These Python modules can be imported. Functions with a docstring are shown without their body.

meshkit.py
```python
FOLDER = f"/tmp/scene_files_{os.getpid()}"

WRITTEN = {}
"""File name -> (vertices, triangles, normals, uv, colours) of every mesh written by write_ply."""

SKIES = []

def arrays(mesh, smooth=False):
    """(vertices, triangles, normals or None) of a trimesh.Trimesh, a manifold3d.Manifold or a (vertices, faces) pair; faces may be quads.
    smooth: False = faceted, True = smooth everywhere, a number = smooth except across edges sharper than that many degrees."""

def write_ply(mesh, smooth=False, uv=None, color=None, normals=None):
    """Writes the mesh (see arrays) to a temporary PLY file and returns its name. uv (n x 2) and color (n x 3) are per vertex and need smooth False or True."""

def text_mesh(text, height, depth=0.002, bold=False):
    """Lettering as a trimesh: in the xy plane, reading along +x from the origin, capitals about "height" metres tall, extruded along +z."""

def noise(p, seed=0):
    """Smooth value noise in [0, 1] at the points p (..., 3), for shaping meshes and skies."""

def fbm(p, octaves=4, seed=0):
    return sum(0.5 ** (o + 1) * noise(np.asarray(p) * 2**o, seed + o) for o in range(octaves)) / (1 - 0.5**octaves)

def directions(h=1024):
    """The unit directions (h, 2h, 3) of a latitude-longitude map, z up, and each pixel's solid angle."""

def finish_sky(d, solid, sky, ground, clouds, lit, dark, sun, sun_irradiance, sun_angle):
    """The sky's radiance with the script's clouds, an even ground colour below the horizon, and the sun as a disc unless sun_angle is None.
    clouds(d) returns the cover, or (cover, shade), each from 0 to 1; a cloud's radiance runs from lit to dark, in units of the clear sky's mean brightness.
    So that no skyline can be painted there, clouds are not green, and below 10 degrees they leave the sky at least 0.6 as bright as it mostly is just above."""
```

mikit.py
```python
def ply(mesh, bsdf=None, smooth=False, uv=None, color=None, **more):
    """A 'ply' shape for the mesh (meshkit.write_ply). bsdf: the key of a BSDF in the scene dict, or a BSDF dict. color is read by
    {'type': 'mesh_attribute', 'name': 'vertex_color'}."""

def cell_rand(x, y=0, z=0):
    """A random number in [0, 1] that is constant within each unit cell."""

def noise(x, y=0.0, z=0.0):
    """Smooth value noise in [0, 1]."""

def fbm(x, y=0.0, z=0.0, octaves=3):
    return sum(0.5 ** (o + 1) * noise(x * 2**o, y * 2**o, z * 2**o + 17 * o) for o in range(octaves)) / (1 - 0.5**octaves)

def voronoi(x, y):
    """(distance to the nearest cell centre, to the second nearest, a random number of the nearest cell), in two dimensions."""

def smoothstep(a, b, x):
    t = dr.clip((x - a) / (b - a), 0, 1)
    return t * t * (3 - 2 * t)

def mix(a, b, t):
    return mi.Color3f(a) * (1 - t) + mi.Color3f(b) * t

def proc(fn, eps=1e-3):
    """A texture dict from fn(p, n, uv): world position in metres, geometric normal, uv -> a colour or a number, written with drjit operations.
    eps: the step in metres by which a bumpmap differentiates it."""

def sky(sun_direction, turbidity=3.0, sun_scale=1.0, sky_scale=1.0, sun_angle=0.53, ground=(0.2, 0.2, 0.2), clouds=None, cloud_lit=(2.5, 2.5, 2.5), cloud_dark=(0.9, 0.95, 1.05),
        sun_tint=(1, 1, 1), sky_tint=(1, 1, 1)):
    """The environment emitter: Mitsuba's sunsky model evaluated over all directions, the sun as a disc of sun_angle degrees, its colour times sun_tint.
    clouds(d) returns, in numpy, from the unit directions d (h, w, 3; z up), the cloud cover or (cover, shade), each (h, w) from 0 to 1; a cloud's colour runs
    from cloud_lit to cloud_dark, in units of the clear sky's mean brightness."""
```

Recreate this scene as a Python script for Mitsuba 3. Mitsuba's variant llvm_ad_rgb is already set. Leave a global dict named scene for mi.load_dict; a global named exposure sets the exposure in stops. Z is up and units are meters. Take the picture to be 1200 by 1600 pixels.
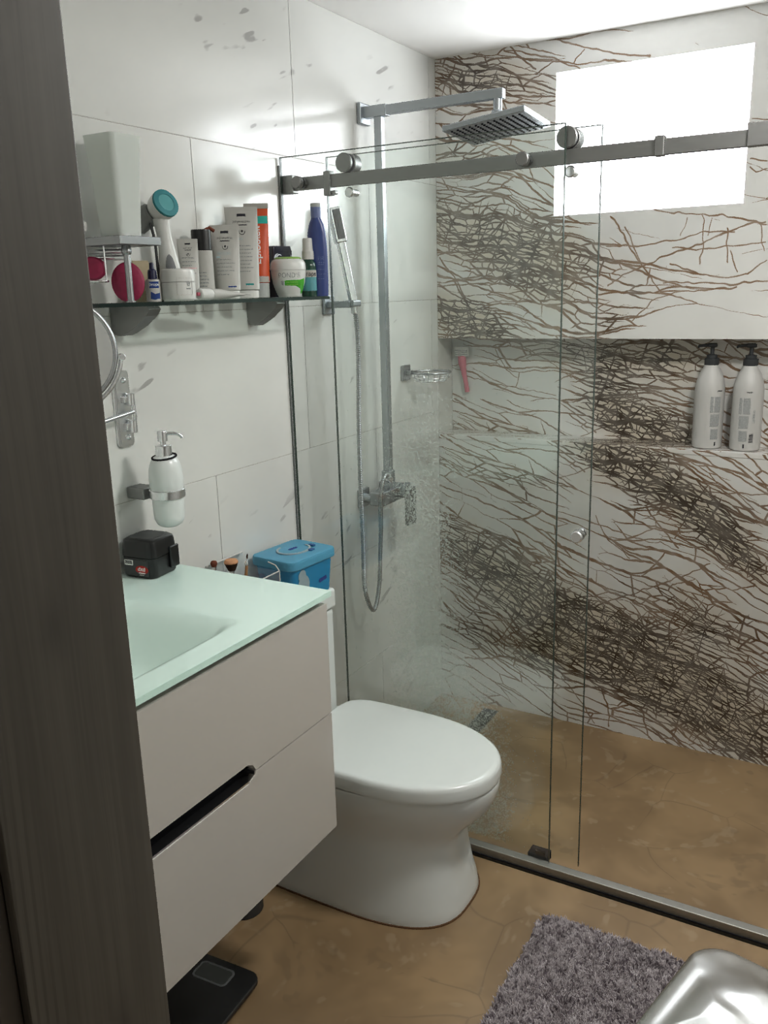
import math, random
import numpy as np
import drjit as dr
import mitsuba as mi
import trimesh
import mikit, meshkit
from mikit import noise, fbm, cell_rand, smoothstep, mix, proc, voronoi
from shapely.geometry import Polygon, box as sbox, Point
from shapely import affinity

PI = math.pi
random.seed(4)
RNG = np.random.default_rng(11)

# ------------------------------------------------------------------ camera, light, exposure
# x: out from the tiled wall on the left, y = 0: the veined wall behind the shower (the room is y < 0), z up; shower floor z = 0
FLOOR = 0.055                       # the dry floor stands a step above the shower floor
CEIL = 2.355
eye = np.array([1.438, -2.903, 1.600])
fwd, up = np.array([-0.4868, 0.8373, -0.2487]), np.array([-0.1004, 0.2286, 0.9683])
exposure = 0.10
DAYLIGHT = (15.0, 15.7, 16.2)       # radiance of the sunlit frosted window pane
HALL = 3.4                         # hall lamp behind the camera
LAMP = 152.0                         # round bathroom ceiling lamp, to the right of the view

scene, labels = {}, {}
scene['camera'] = {'type': 'perspective', 'fov': 47.912, 'fov_axis': 'x', 'near_clip': 0.02, 'far_clip': 100.0,
                   'to_world': mi.ScalarTransform4f().look_at(origin=eye.tolist(), target=(eye + fwd).tolist(), up=up.tolist())}

# ------------------------------------------------------------------ helpers
def numbered(name):
    k, i = name, 0
    while k in scene or k in labels or k in HOLDERS:
        i += 1
        k = f'{name}_{i:03d}'
    return k
HOLDERS = set()

def tag(key, label=None, cat=None, group=None, kind=None):
    d = {}
    if label: d['label'] = label
    if cat: d['category'] = cat
    if group: d['group'] = group
    if kind: d['kind'] = kind
    labels[key] = d
    return key

def thing(name, label, cat, group=None):
    key = numbered(name)
    HOLDERS.add(key)
    return tag(key, label, cat, group)

def put(name, mesh, mat, parent=None, smooth=30, label=None, kind=None, color=None, uv=None, **more):
    key = numbered(name if parent is None else parent + '__' + name)
    scene[key] = mikit.ply(mesh, mat, smooth, uv=uv, color=color, **more)
    if label or kind:
        tag(key, label, kind=kind)
    return key

def struct(name, mesh, mat, label, smooth=False):
    key = put(name, mesh, mat, smooth=smooth)
    return tag(key, label, kind='structure')

def cat(*ms):
    return trimesh.util.concatenate([m for m in ms])

def mat4(loc=(0, 0, 0), yaw=0.0, pitch=0.0, roll=0.0):
    """roll about x, then pitch about y, then yaw about z, then moved"""
    R = trimesh.transformations.euler_matrix(roll, pitch, yaw, 'sxyz')
    R[:3, 3] = loc
    return R

def frame(loc, xdir, zdir):
    """a matrix whose local z runs along zdir, x near xdir"""
    z = np.asarray(zdir, float); z /= np.linalg.norm(z)
    x = np.asarray(xdir, float); x = x - z * (x @ z); x /= np.linalg.norm(x)
    M_ = np.eye(4); M_[:3, 0], M_[:3, 1], M_[:3, 2], M_[:3, 3] = x, np.cross(z, x), z, loc
    return M_

def tr(m, M_):
    m = m.copy(); m.apply_transform(M_); return m

def box(x0, x1, y0, y1, z0, z1):
    return trimesh.creation.box(extents=(x1 - x0, y1 - y0, z1 - z0), transform=trimesh.transformations.translation_matrix(((x0 + x1) / 2, (y0 + y1) / 2, (z0 + z1) / 2)))

_ICO = {k: trimesh.creation.icosphere(subdivisions=k).vertices for k in (1, 2)}
def rbox(x0, x1, y0, y1, z0, z1, r=0.004, sub=1):
    r = min(r, (x1 - x0) / 2 - 1e-5, (y1 - y0) / 2 - 1e-5, (z1 - z0) / 2 - 1e-5)
    pts = [_ICO[sub] * r + np.array([x, y, z]) for x in (x0 + r, x1 - r) for y in (y0 + r, y1 - r) for z in (z0 + r, z1 - r)]
    return trimesh.convex.convex_hull(np.vstack(pts))

def hull_balls(balls, sub=2):
    return trimesh.convex.convex_hull(np.vstack([_ICO[sub] * r + np.asarray(c) for c, r in balls]))

def prism(poly, h, z0=0.0):
    m = trimesh.creation.extrude_polygon(poly, h, engine='earcut')
    m.apply_translation((0, 0, z0))
    return m

def ring_poly(w, h, r, n=8):
    return sbox(-w / 2 + r, -h / 2 + r, w / 2 - r, h / 2 - r).buffer(r, quad_segs=n)

def loft(rings, cap0=True, cap1=True):
    rings = [np.asarray(r, float) for r in rings]
    n, k = len(rings[0]), len(rings)
    v = np.vstack(rings); f = []
    for i in range(k - 1):
        for j in range(n):
            a, b = i * n + j, i * n + (j + 1) % n
            f += [(a, b, b + n), (a, b + n, a + n)]
    extra = []
    if cap0:
        extra.append(rings[0].mean(0)); c = len(v) + len(extra) - 1
        f += [(c, (j + 1) % n, j) for j in range(n)]
    if cap1:
        extra.append(rings[-1].mean(0)); c = len(v) + len(extra) - 1; o = (k - 1) * n
        f += [(c, o + j, o + (j + 1) % n) for j in range(n)]
    if extra: v = np.vstack([v, extra])
    return trimesh.Trimesh(v, np.array(f), process=False)

def lathe(profile, n=32, sx=1.0, sy=1.0):
    t = np.arange(n) * 2 * PI / n
    rings = [np.stack([np.cos(t) * max(r, 1e-5) * sx, np.sin(t) * max(r, 1e-5) * sy, np.full(n, z)], 1) for r, z in profile]
    return loft(rings)

def tube(path, r, n=10, closed=False):
    P = np.asarray(path, float)
    R = np.broadcast_to(np.asarray(r, float), len(P))
    T = np.gradient(P, axis=0)
    if closed: T = np.roll(P, -1, 0) - np.roll(P, 1, 0)
    T /= np.linalg.norm(T, axis=1, keepdims=True) + 1e-12
    u = np.cross(T[0], [0, 0, 1.0]);
    if np.linalg.norm(u) < 1e-3: u = np.cross(T[0], [0, 1.0, 0])
    u /= np.linalg.norm(u); rings = []
    t = np.arange(n) * 2 * PI / n
    for p, d, rr in zip(P, T, R):
        u = u - d * (u @ d); u /= np.linalg.norm(u); w = np.cross(d, u)
        rings.append(p + rr * (np.cos(t)[:, None] * u + np.sin(t)[:, None] * w))
    if closed:
        rings.append(rings[0]); return loft(rings, False, False)
    return loft(rings)

def spline(pts, n=60):
    from scipy.interpolate import CubicSpline
    P = np.asarray(pts, float); s = np.concatenate([[0], np.cumsum(np.linalg.norm(np.diff(P, axis=0), axis=1))])
    return CubicSpline(s, P)(np.linspace(0, s[-1], n))

def cyl(p0, p1, r, n=24, bevel=0.0):
    p0, p1 = np.asarray(p0, float), np.asarray(p1, float); L = np.linalg.norm(p1 - p0)
    b = min(bevel, L / 3, r / 2)
    prof = [(r - b, 0), (r, b), (r, L - b), (r - b, L)] if b > 0 else [(r, 0), (r, L)]
    return tr(lathe(prof, n), frame(p0, (1, 0.01, 0.02) if abs((p1 - p0)[0]) < 0.9 * L else (0, 1, 0), p1 - p0))

def text(s, height, depth=0.0004, bold=False, center=True):
    m = meshkit.text_mesh(s, height, depth, bold)
    if center:
        lo, hi = m.bounds; m.apply_translation((-(lo[0] + hi[0]) / 2, -(lo[1] + hi[1]) / 2, 0))
    return m

def bars(rows, depth=0.0004):
    """small print as flat bars: rows of (x0, x1, y0, y1) in the xy plane"""
    return cat(*[box(a, b, c, d, 0, depth) for a, b, c, d in rows])

def print_lines(x0, x1, y_top, n, pitch, h, seed, ragged=0.35, gap=0.0012):
    """n lines of small print as word-long dashes"""
    rr = random.Random(seed); rows = []
    for i in range(n):
        x, end = x0, x1 - rr.random() * ragged * (x1 - x0)
        while x < end:
            w = rr.uniform(0.0025, 0.008)
            rows.append((x, min(x + w, end), y_top - i * pitch - h, y_top - i * pitch))
            x += w + gap
    return bars(rows)

def wrap(m, surf, fine=0.004):
    """lays flat lettering (x across, y up, z out) on a surface: surf(x, y, z) -> points"""
    v, f = trimesh.remesh.subdivide_to_size(m.vertices, m.faces, fine)
    return trimesh.Trimesh(surf(v[:, 0], v[:, 1], v[:, 2]), f, process=False)

def on_round(rfun, ang0=0.0):
    """a lathe's front (-y) with radius rfun(z)"""
    def s(x, y, z):
        r = rfun(y) + z; a = x / rfun(y) - PI / 2 + ang0
        return np.stack([r * np.cos(a), r * np.sin(a), y], 1)
    return s

def profile_fun(profile):
    z = np.array([p[1] for p in profile]); r = np.array([p[0] for p in profile]); o = np.argsort(z, kind='stable')
    return lambda y: np.interp(y, z[o], r[o])

# ------------------------------------------------------------------ materials
def pbr(color, rough=0.4, metal=0.0, spec=0.5, clear=0.0, **more):
    c = color if isinstance(color, dict) else {'type': 'rgb', 'value': list(color)}
    return {'type': 'twosided', 'bsdf': {'type': 'principled', 'base_color': c, 'roughness': rough, 'metallic': metal, 'specular': spec, 'clearcoat': clear, 'clearcoat_gloss': 0.95, **more}}

def plastic(color, alpha=0.08, ior=1.5):
    c = color if isinstance(color, dict) else {'type': 'rgb', 'value': list(color)}
    return {'type': 'twosided', 'bsdf': {'type': 'roughplastic', 'distribution': 'ggx', 'alpha': alpha, 'int_ior': ior, 'diffuse_reflectance': c, 'nonlinear': True}}

def metal(color, alpha=0.06):
    return {'type': 'twosided', 'bsdf': {'type': 'roughconductor', 'distribution': 'ggx', 'alpha': alpha, 'material': 'none', 'specular_reflectance': {'type': 'rgb', 'value': list(color)}}}

def diffuse(color):
    c = color if isinstance(color, dict) else {'type': 'rgb', 'value': list(color)}
    return {'type': 'twosided', 'bsdf': {'type': 'diffuse', 'reflectance': c}}

BLOBS=[(0.19, 2.257, 0.248, 0.082, -0.201, 0.8), (0.155, 2.021, 0.209, 0.051, -0.165, 0.4), (0.118, 1.783, 0.284, 0.109, -0.432, 0.8), (0.467, 1.714, 0.238, 0.092, -0.442, 0.7), (0.117, 1.488, 0.181, 0.065, -0.402, 1.1), (0.403, 1.592, 0.2, 0.074, -0.378, 0.6), (0.647, 1.483, 0.161, 0.063, 0.338, 0.5), (0.723, 1.643, 0.241, 0.078, -0.366, 0.25), (0.29, 1.309, 0.298, 0.074, -0.34, 0.6), (0.592, 1.207, 0.13, 0.111, -0.48, 0.55), (0.803, 1.247, 0.162, 0.094, -0.408, 0.95), (1.036, 1.285, 0.113, 0.079, -0.335, 0.5), (0.632, 1.022, 0.129, 0.064, -0.554, 1.1), (0.883, 0.91, 0.263, 0.092, -0.65, 1.2), (1.094, 0.727, 0.139, 0.047, -0.741, 0.8), (0.193, 0.943, 0.244, 0.062, -0.121, 0.4), (0.167, 0.605, 0.292, 0.11, -0.308, 0.75), (0.425, 0.439, 0.23, 0.108, -0.299, 0.9), (0.786, 0.268, 0.312, 0.116, -0.189, 1.3), (1.053, 0.144, 0.215, 0.113, -0.328, 1.3), (0.666, 0.393, 0.195, 0.09, -0.302, 0.9), (0.991, 0.475, 0.235, 0.119, -0.325, 0.65), (0.3, 0.262, 0.218, 0.084, -0.176, 0.6)]
# the long veins one can follow across the slabs: width, points (x, z)
STROKES = [(1.0, [(0.618, 1.594), (0.691, 1.637), (0.788, 1.678), (0.899, 1.716), (0.997, 1.752), (1.091, 1.771)]), (0.8, [(0.613, 1.716), (0.724, 1.716), (0.812, 1.729), (0.897, 1.75), (0.997, 1.744)]), (0.8, [(0.822, 1.711), (0.9, 1.699), (1.0, 1.702), (1.096, 1.71)]), (0.9, [(0.801, 1.598), (0.906, 1.595), (1.008, 1.591), (1.105, 1.591)]), (0.8, [(0.816, 1.659), (0.878, 1.631), (0.99, 1.61), (1.047, 1.617), (1.1, 1.656)]), (0.9, [(0.755, 1.818), (0.843, 1.804), (0.961, 1.794), (1.044, 1.77), (1.092, 1.763)]), (0.7, [(0.902, 1.8), (0.912, 1.707), (0.903, 1.656)]), (0.7, [(0.976, 1.754), (0.987, 1.653)]), (0.6, [(0.928, 1.79), (0.923, 1.74)]), (0.7, [(1.076, 1.764), (1.09, 1.682)]), (0.6, [(0.86, 1.794), (0.837, 1.744)]), (0.7, [(0.993, 1.686), (1.014, 1.626)]), (0.8, [(0.794, 1.572), (0.856, 1.566), (0.925, 1.573), (1.017, 1.584)]), (1.0, [(0.424, 2.35), (0.518, 2.319), (0.628, 2.283), (0.725, 2.261)]), (0.9, [(0.249, 2.35), (0.348, 2.319), (0.426, 2.296), (0.506, 2.257)]), (0.9, [(0.249, 2.35), (0.309, 2.316), (0.368, 2.274)]), (0.7, [(0.483, 2.275), (0.519, 2.311)]), (0.9, [(1.031, 1.944), (1.079, 1.936)]), (0.7, [(1.033, 1.92), (1.053, 1.91), (1.081, 1.912)]), (0.8, [(1.027, 2.054), (1.07, 2.048)]), (0.8, [(0.628, 1.809), (0.668, 1.736), (0.726, 1.663), (0.794, 1.572)]), (0.7, [(0.667, 1.771), (0.706, 1.699), (0.756, 1.617)]), (0.7, [(0.707, 1.483), (0.768, 1.546), (0.856, 1.566)]), (0.8, [(-0.011, 1.849), (0.167, 1.79), (0.316, 1.735), (0.46, 1.673)]), (0.8, [(-0.012, 1.761), (0.123, 1.715), (0.275, 1.68), (0.45, 1.636)]), (1.1, [(-0.014, 1.611), (0.167, 1.611), (0.318, 1.602), (0.461, 1.617), (0.597, 1.622)]), (0.8, [(-0.015, 1.56), (0.167, 1.547), (0.36, 1.544), (0.463, 1.523)]), (1.1, [(0.01, 1.71), (0.078, 1.618), (0.122, 1.528), (0.156, 1.447)]), (1.3, [(0.054, 1.488), (0.156, 1.457)]), (1.0, [(0.596, 0.462), (0.678, 0.513), (0.815, 0.577), (0.998, 0.686)]), (0.9, [(0.467, 0.935), (0.6, 0.987)]), (0.8, [(0.469, 0.82), (0.708, 0.762), (0.894, 0.723), (0.997, 0.696)]), (0.9, [(0.462, 0.689), (0.611, 0.644), (0.815, 0.577), (1.01, 0.494), (1.196, 0.405)]), (0.9, [(0.593, 0.576), (0.799, 0.501), (1.014, 0.432), (1.201, 0.334)]), (1.4, [(0.457, 0.399), (0.621, 0.36), (0.827, 0.333), (1.022, 0.307), (1.207, 0.262)]), (1.5, [(0.461, 0.215), (0.627, 0.191), (0.836, 0.157), (1.035, 0.104), (1.179, 0.041)]), (0.8, [(-0.015, 0.735), (0.226, 0.694), (0.463, 0.624)]), (0.9, [(-0.016, 0.607), (0.227, 0.558), (0.455, 0.489)]), (0.8, [(0.069, 0.441), (0.286, 0.37), (0.459, 0.308)]), (1.5, [(0.105, 0.18), (0.288, 0.216), (0.462, 0.191)]), (0.8, [(0.496, 0.175), (0.586, 0.089), (0.632, 0.017)]), (1.0, [(0.649, 0.161), (0.673, 0.086), (0.686, 0.019)]), (0.9, [(0.797, 0.126), (0.81, 0.06), (0.823, 0.006)]), (0.8, [(0.947, 0.927), (1.155, 0.937)]), (0.8, [(-0.012, 0.963), (0.12, 0.918), (0.282, 0.92), (0.446, 0.892)]), (1.5, [(0.465, 1.029), (0.56, 0.964)]), (1.8, [(0.599, 1.007), (0.717, 1.026)]), (1.3, [(0.783, 0.852), (0.834, 0.786), (0.893, 0.733)]), (1.6, [(0.717, 1.016), (0.855, 0.928), (0.97, 0.841), (1.065, 0.754), (1.147, 0.706)]), (0.8, [(0.606, 0.813), (0.649, 0.734), (0.732, 0.681)]), (0.8, [(0.045, 1.275), (0.148, 1.26), (0.205, 1.273)]), (0.7, [(0.044, 1.162), (0.154, 1.137), (0.317, 1.105), (0.413, 1.093)]), (0.7, [(0.142, 1.317), (0.266, 1.28), (0.375, 1.221), (0.47, 1.158)]), (0.6, [(0.173, 1.249), (0.217, 1.193), (0.267, 1.16)]), (0.9, [(0.29, 1.343), (0.373, 1.327), (0.466, 1.302), (0.573, 1.293)]), (0.6, [(0.383, 1.421), (0.419, 1.366)]), (0.6, [(0.313, 1.409), (0.325, 1.365)])]
def vein_cells(a, b, la, lb, seed):
    """distance in metres from the nearest border of a stretched cell pattern"""
    x, y = a / la, b / lb
    f1, f2 = mi.Float(99), mi.Float(99)
    x1, y1, x2, y2 = mi.Float(0), mi.Float(0), mi.Float(0), mi.Float(0)
    fx, fy = dr.floor(x), dr.floor(y)
    for i in (-1, 0, 1):
        for j in (-1, 0, 1):
            cx, cy = fx + i, fy + j
            sx, sy = cx + cell_rand(cx, cy, seed), cy + cell_rand(cx, cy, seed + 1)
            d = dr.square(sx - x) + dr.square(sy - y)
            m1 = d < f1
            m2 = (d < f2) & ~m1
            x2, y2 = dr.select(m1, x1, dr.select(m2, sx, x2)), dr.select(m1, y1, dr.select(m2, sy, y2))
            f2 = dr.select(m1, f1, dr.select(m2, d, f2))
            x1, y1, f1 = dr.select(m1, sx, x1), dr.select(m1, sy, y1), dr.select(m1, d, f1)
    g = 2 * dr.sqrt(dr.square((x1 - x2) / la) + dr.square((y1 - y2) / lb)) + 1e-6
    return (f2 - f1) / g
def marble_veined(p, n, uv):
    u, v = p.x, p.z - p.y
    D = mi.Float(0.0)
    for cx, cz, L, W, a, s in BLOBS:
        c_, s_ = math.cos(a), math.sin(a)
        du, dv = u - cx, v - cz
        D += s * dr.exp(-dr.square((du * c_ + dv * s_) / L) - dr.square((dv * c_ - du * s_) / W))
    wu = u + 0.10 * (fbm(u * 2.3, v * 2.3, 3.0) - 0.5) + 0.016 * (fbm(u * 11, v * 11, 9.0) - 0.5) + 0.0035 * (noise(u * 70, v * 70, 2.0) - 0.5)
    wv = v + 0.16 * (fbm(u * 2.1, v * 2.1, 5.0) - 0.5) + 0.018 * (fbm(u * 11, v * 11, 1.0) - 0.5) + 0.0035 * (noise(u * 70, v * 70, 8.0) - 0.5)
    # the flow runs down to the right, steeper below the niche
    def rot(t):
        return wu * math.cos(t) - wv * math.sin(t), wu * math.sin(t) + wv * math.cos(t)
    low = v < 1.07
    a1, b1 = rot(0.34)
    a2, b2 = rot(0.20)
    a, b = dr.select(low, a1, a2), dr.select(low, b1, b2)
    w = 0.55 + 0.9 * fbm(u * 9, v * 9, 4.0)
    thr = fbm(u * 5, v * 5, 12.0)
    def line(la, lb, seed, width, need, a=a, b=b):
        d = vein_cells(a, b, la, lb, seed)
        ww = width * w * smoothstep(need, need + 0.30, D + 0.75 * (thr - 0.5))
        return dr.select(ww > 0.0006, 1 - smoothstep(0.5, 1.0, d / dr.maximum(ww, 1e-4)), 0)
    base = dr.select(low, 0.42, dr.select(v > 1.42, 0.06 + 0.40 * (1 - smoothstep(0.25, 0.7, u)), 0.30))
    D = 1.15 * D + base
    l1 = line(0.50, 0.085, 11, 0.0044, 0.05)
    l2 = line(0.20, 0.042, 23, 0.0038, 0.24)
    l3 = line(0.10, 0.023, 37, 0.0032, 0.52)
    l4 = line(0.048, 0.018, 51, 0.0027, 0.95)
    # a second family of cracks crosses the flow
    c1 = line(0.26, 0.07, 67, 0.0030, 0.85, wu * 0.45 + wv * 0.89, wv * 0.45 - wu * 0.89)
    c2 = line(0.12, 0.045, 83, 0.0024, 1.55, wu * 0.20 - wv * 0.98, wv * 0.20 + wu * 0.98)
    ink = dr.maximum(dr.maximum(dr.maximum(l1, l2), dr.maximum(l3, l4)), dr.maximum(c1, c2))
    long_ = mi.Float(0.0)
    su, sv = u + 0.022 * (fbm(u * 12, v * 12, 21.0) - 0.5) + 0.006 * (noise(u * 55, v * 55, 22.0) - 0.5), v + 0.022 * (fbm(u * 12, v * 12, 25.0) - 0.5) + 0.006 * (noise(u * 55, v * 55, 26.0) - 0.5)
    for wd, pts in STROKES:
        best = mi.Float(9.0)
        for (xa, za), (xb, zb) in zip(pts[:-1], pts[1:]):
            ex, ez = xb - xa, zb - za
            h = dr.clip(((su - xa) * ex + (sv - za) * ez) / (ex * ex + ez * ez), 0, 1)
            best = dr.minimum(best, dr.square(su - xa - h * ex) + dr.square(sv - za - h * ez))
        long_ = dr.maximum(long_, 1 - smoothstep(0.45, 1.0, dr.sqrt(best) / (0.0034 * wd * w)))
    ink = dr.maximum(ink, long_)
    stain = smoothstep(0.35, 1.7, D + 0.6 * (fbm(u * 14, v * 14, 6.0) - 0.5))
    ground = mix(mix((0.86, 0.855, 0.835), (0.77, 0.765, 0.75), fbm(u * 4, v * 4, 7.0)), (0.60, 0.48, 0.32), 0.45 * stain)
    vein = mix((0.30, 0.180, 0.092), (0.070, 0.040, 0.020), smoothstep(0.3, 0.9, D * 0.5 + 0.6 * (fbm(u * 7, v * 7, 2.0) - 0.3)))
    return mix(ground, vein, ink * (0.7 + 0.3 * noise(u * 40, v * 40)))


def marble_white(p, n, uv):
    """polished white tile: faint clouds and a few short grey flecks that slant down"""
    u, v = p.y, p.z
    cloud = fbm(u * 3 + v, v * 5, 2.0)
    a, b = u * 0.92 + v * 0.38, v * 0.92 - u * 0.38
    f = fbm(a * 11, b * 42, 5.0, 3)
    fleck = smoothstep(0.735, 0.82, f) * smoothstep(0.55, 0.75, noise(u * 5, v * 5, 8.0))
    c = mix((0.83, 0.83, 0.81), (0.75, 0.75, 0.735), cloud)
    return mix(c, (0.40, 0.39, 0.38), 0.6 * fleck)

def marble_beige(p, n, uv):
    u, v = p.x, p.y
    wu, wv = u + 0.2 * (fbm(u * 3, v * 3, 1.0) - 0.5), v + 0.2 * (fbm(u * 3, v * 3, 6.0) - 0.5)
    c = mix((0.50, 0.36, 0.205), (0.36, 0.245, 0.13), smoothstep(0.25, 0.75, fbm(wu * 6, wv * 6, 2.0, 4)))
    d, e, w = voronoi(wu * 5, wv * 5)
    crack = (1 - smoothstep(0.0, 0.035, e - d)) * smoothstep(0.5, 0.62, fbm(u * 4, v * 4, 9.0))
    c = mix(c, (0.20, 0.13, 0.075), 0.30 * crack)
    light = smoothstep(0.66, 0.8, fbm(wu * 24, wv * 24, 4.0))
    spot = smoothstep(0.66, 0.78, fbm(wu * 18, wv * 26, 14.0)) * smoothstep(0.5, 0.7, noise(u * 5, v * 5, 3.0))
    c = mix(c, (0.60, 0.50, 0.36), 0.30 * light)
    return mix(c, (0.15, 0.095, 0.055), 0.20 * spot)

def wood_dark(p, n, uv):
    """greyed oak: long grain lines and a few cathedral arches, along z"""
    z = p.z
    q = p.y + p.x * 1.3 + 0.016 * (noise(z * 2.2, p.y * 9, 3.0) - 0.5) + 0.006 * (noise(z * 6, p.y * 25, 5.0) - 0.5)
    arch = p.y + 2.545 + 0.02 * noise(z * 1.3, 4.0)
    rings = 0.5 + 0.5 * dr.sin((dr.square(arch) * 9000 + z * 26 + 5 * noise(z * 3, p.y * 30, 1.0)))
    fig = smoothstep(0.35, 0.75, noise(z * 1.1 + 0.3, p.y * 6, 7.0))
    fine = fbm(q * 420, z * 9, 2.0, 3)
    broad = fbm(q * 75, z * 1.5, 9.0, 3)
    c = mix((0.086, 0.076, 0.060), (0.042, 0.036, 0.028), smoothstep(-0.15, 1.15, 0.6 * broad + 0.4 * fine))
    c = mix(c, (0.026, 0.021, 0.016), 0.7 * fig * smoothstep(0.55, 0.95, rings))
    knot = dr.exp(-dr.square((p.y + 2.545) / 0.012) - dr.square((z - 1.06) / 0.035)) + 0.8 * dr.exp(-dr.square((p.y + 2.56) / 0.010) - dr.square((z - 1.395) / 0.02))
    return mix(c, (0.022, 0.018, 0.015), 0.6 * knot)

def rug_tone(p, n, uv):
    return mix(mix((0.56, 0.515, 0.53), (0.44, 0.40, 0.415), fbm(p.x * 24, p.y * 24, 3.0)), (0.16, 0.13, 0.15), 0.8 * smoothstep(0.60, 0.78, noise(p.x * 210, p.y * 210, 5.0)))

def counter_tone(p, n, uv):
    return mix((0.79, 0.88, 0.85), (0.76, 0.86, 0.82), noise(p.x * 6, p.y * 6))

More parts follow.
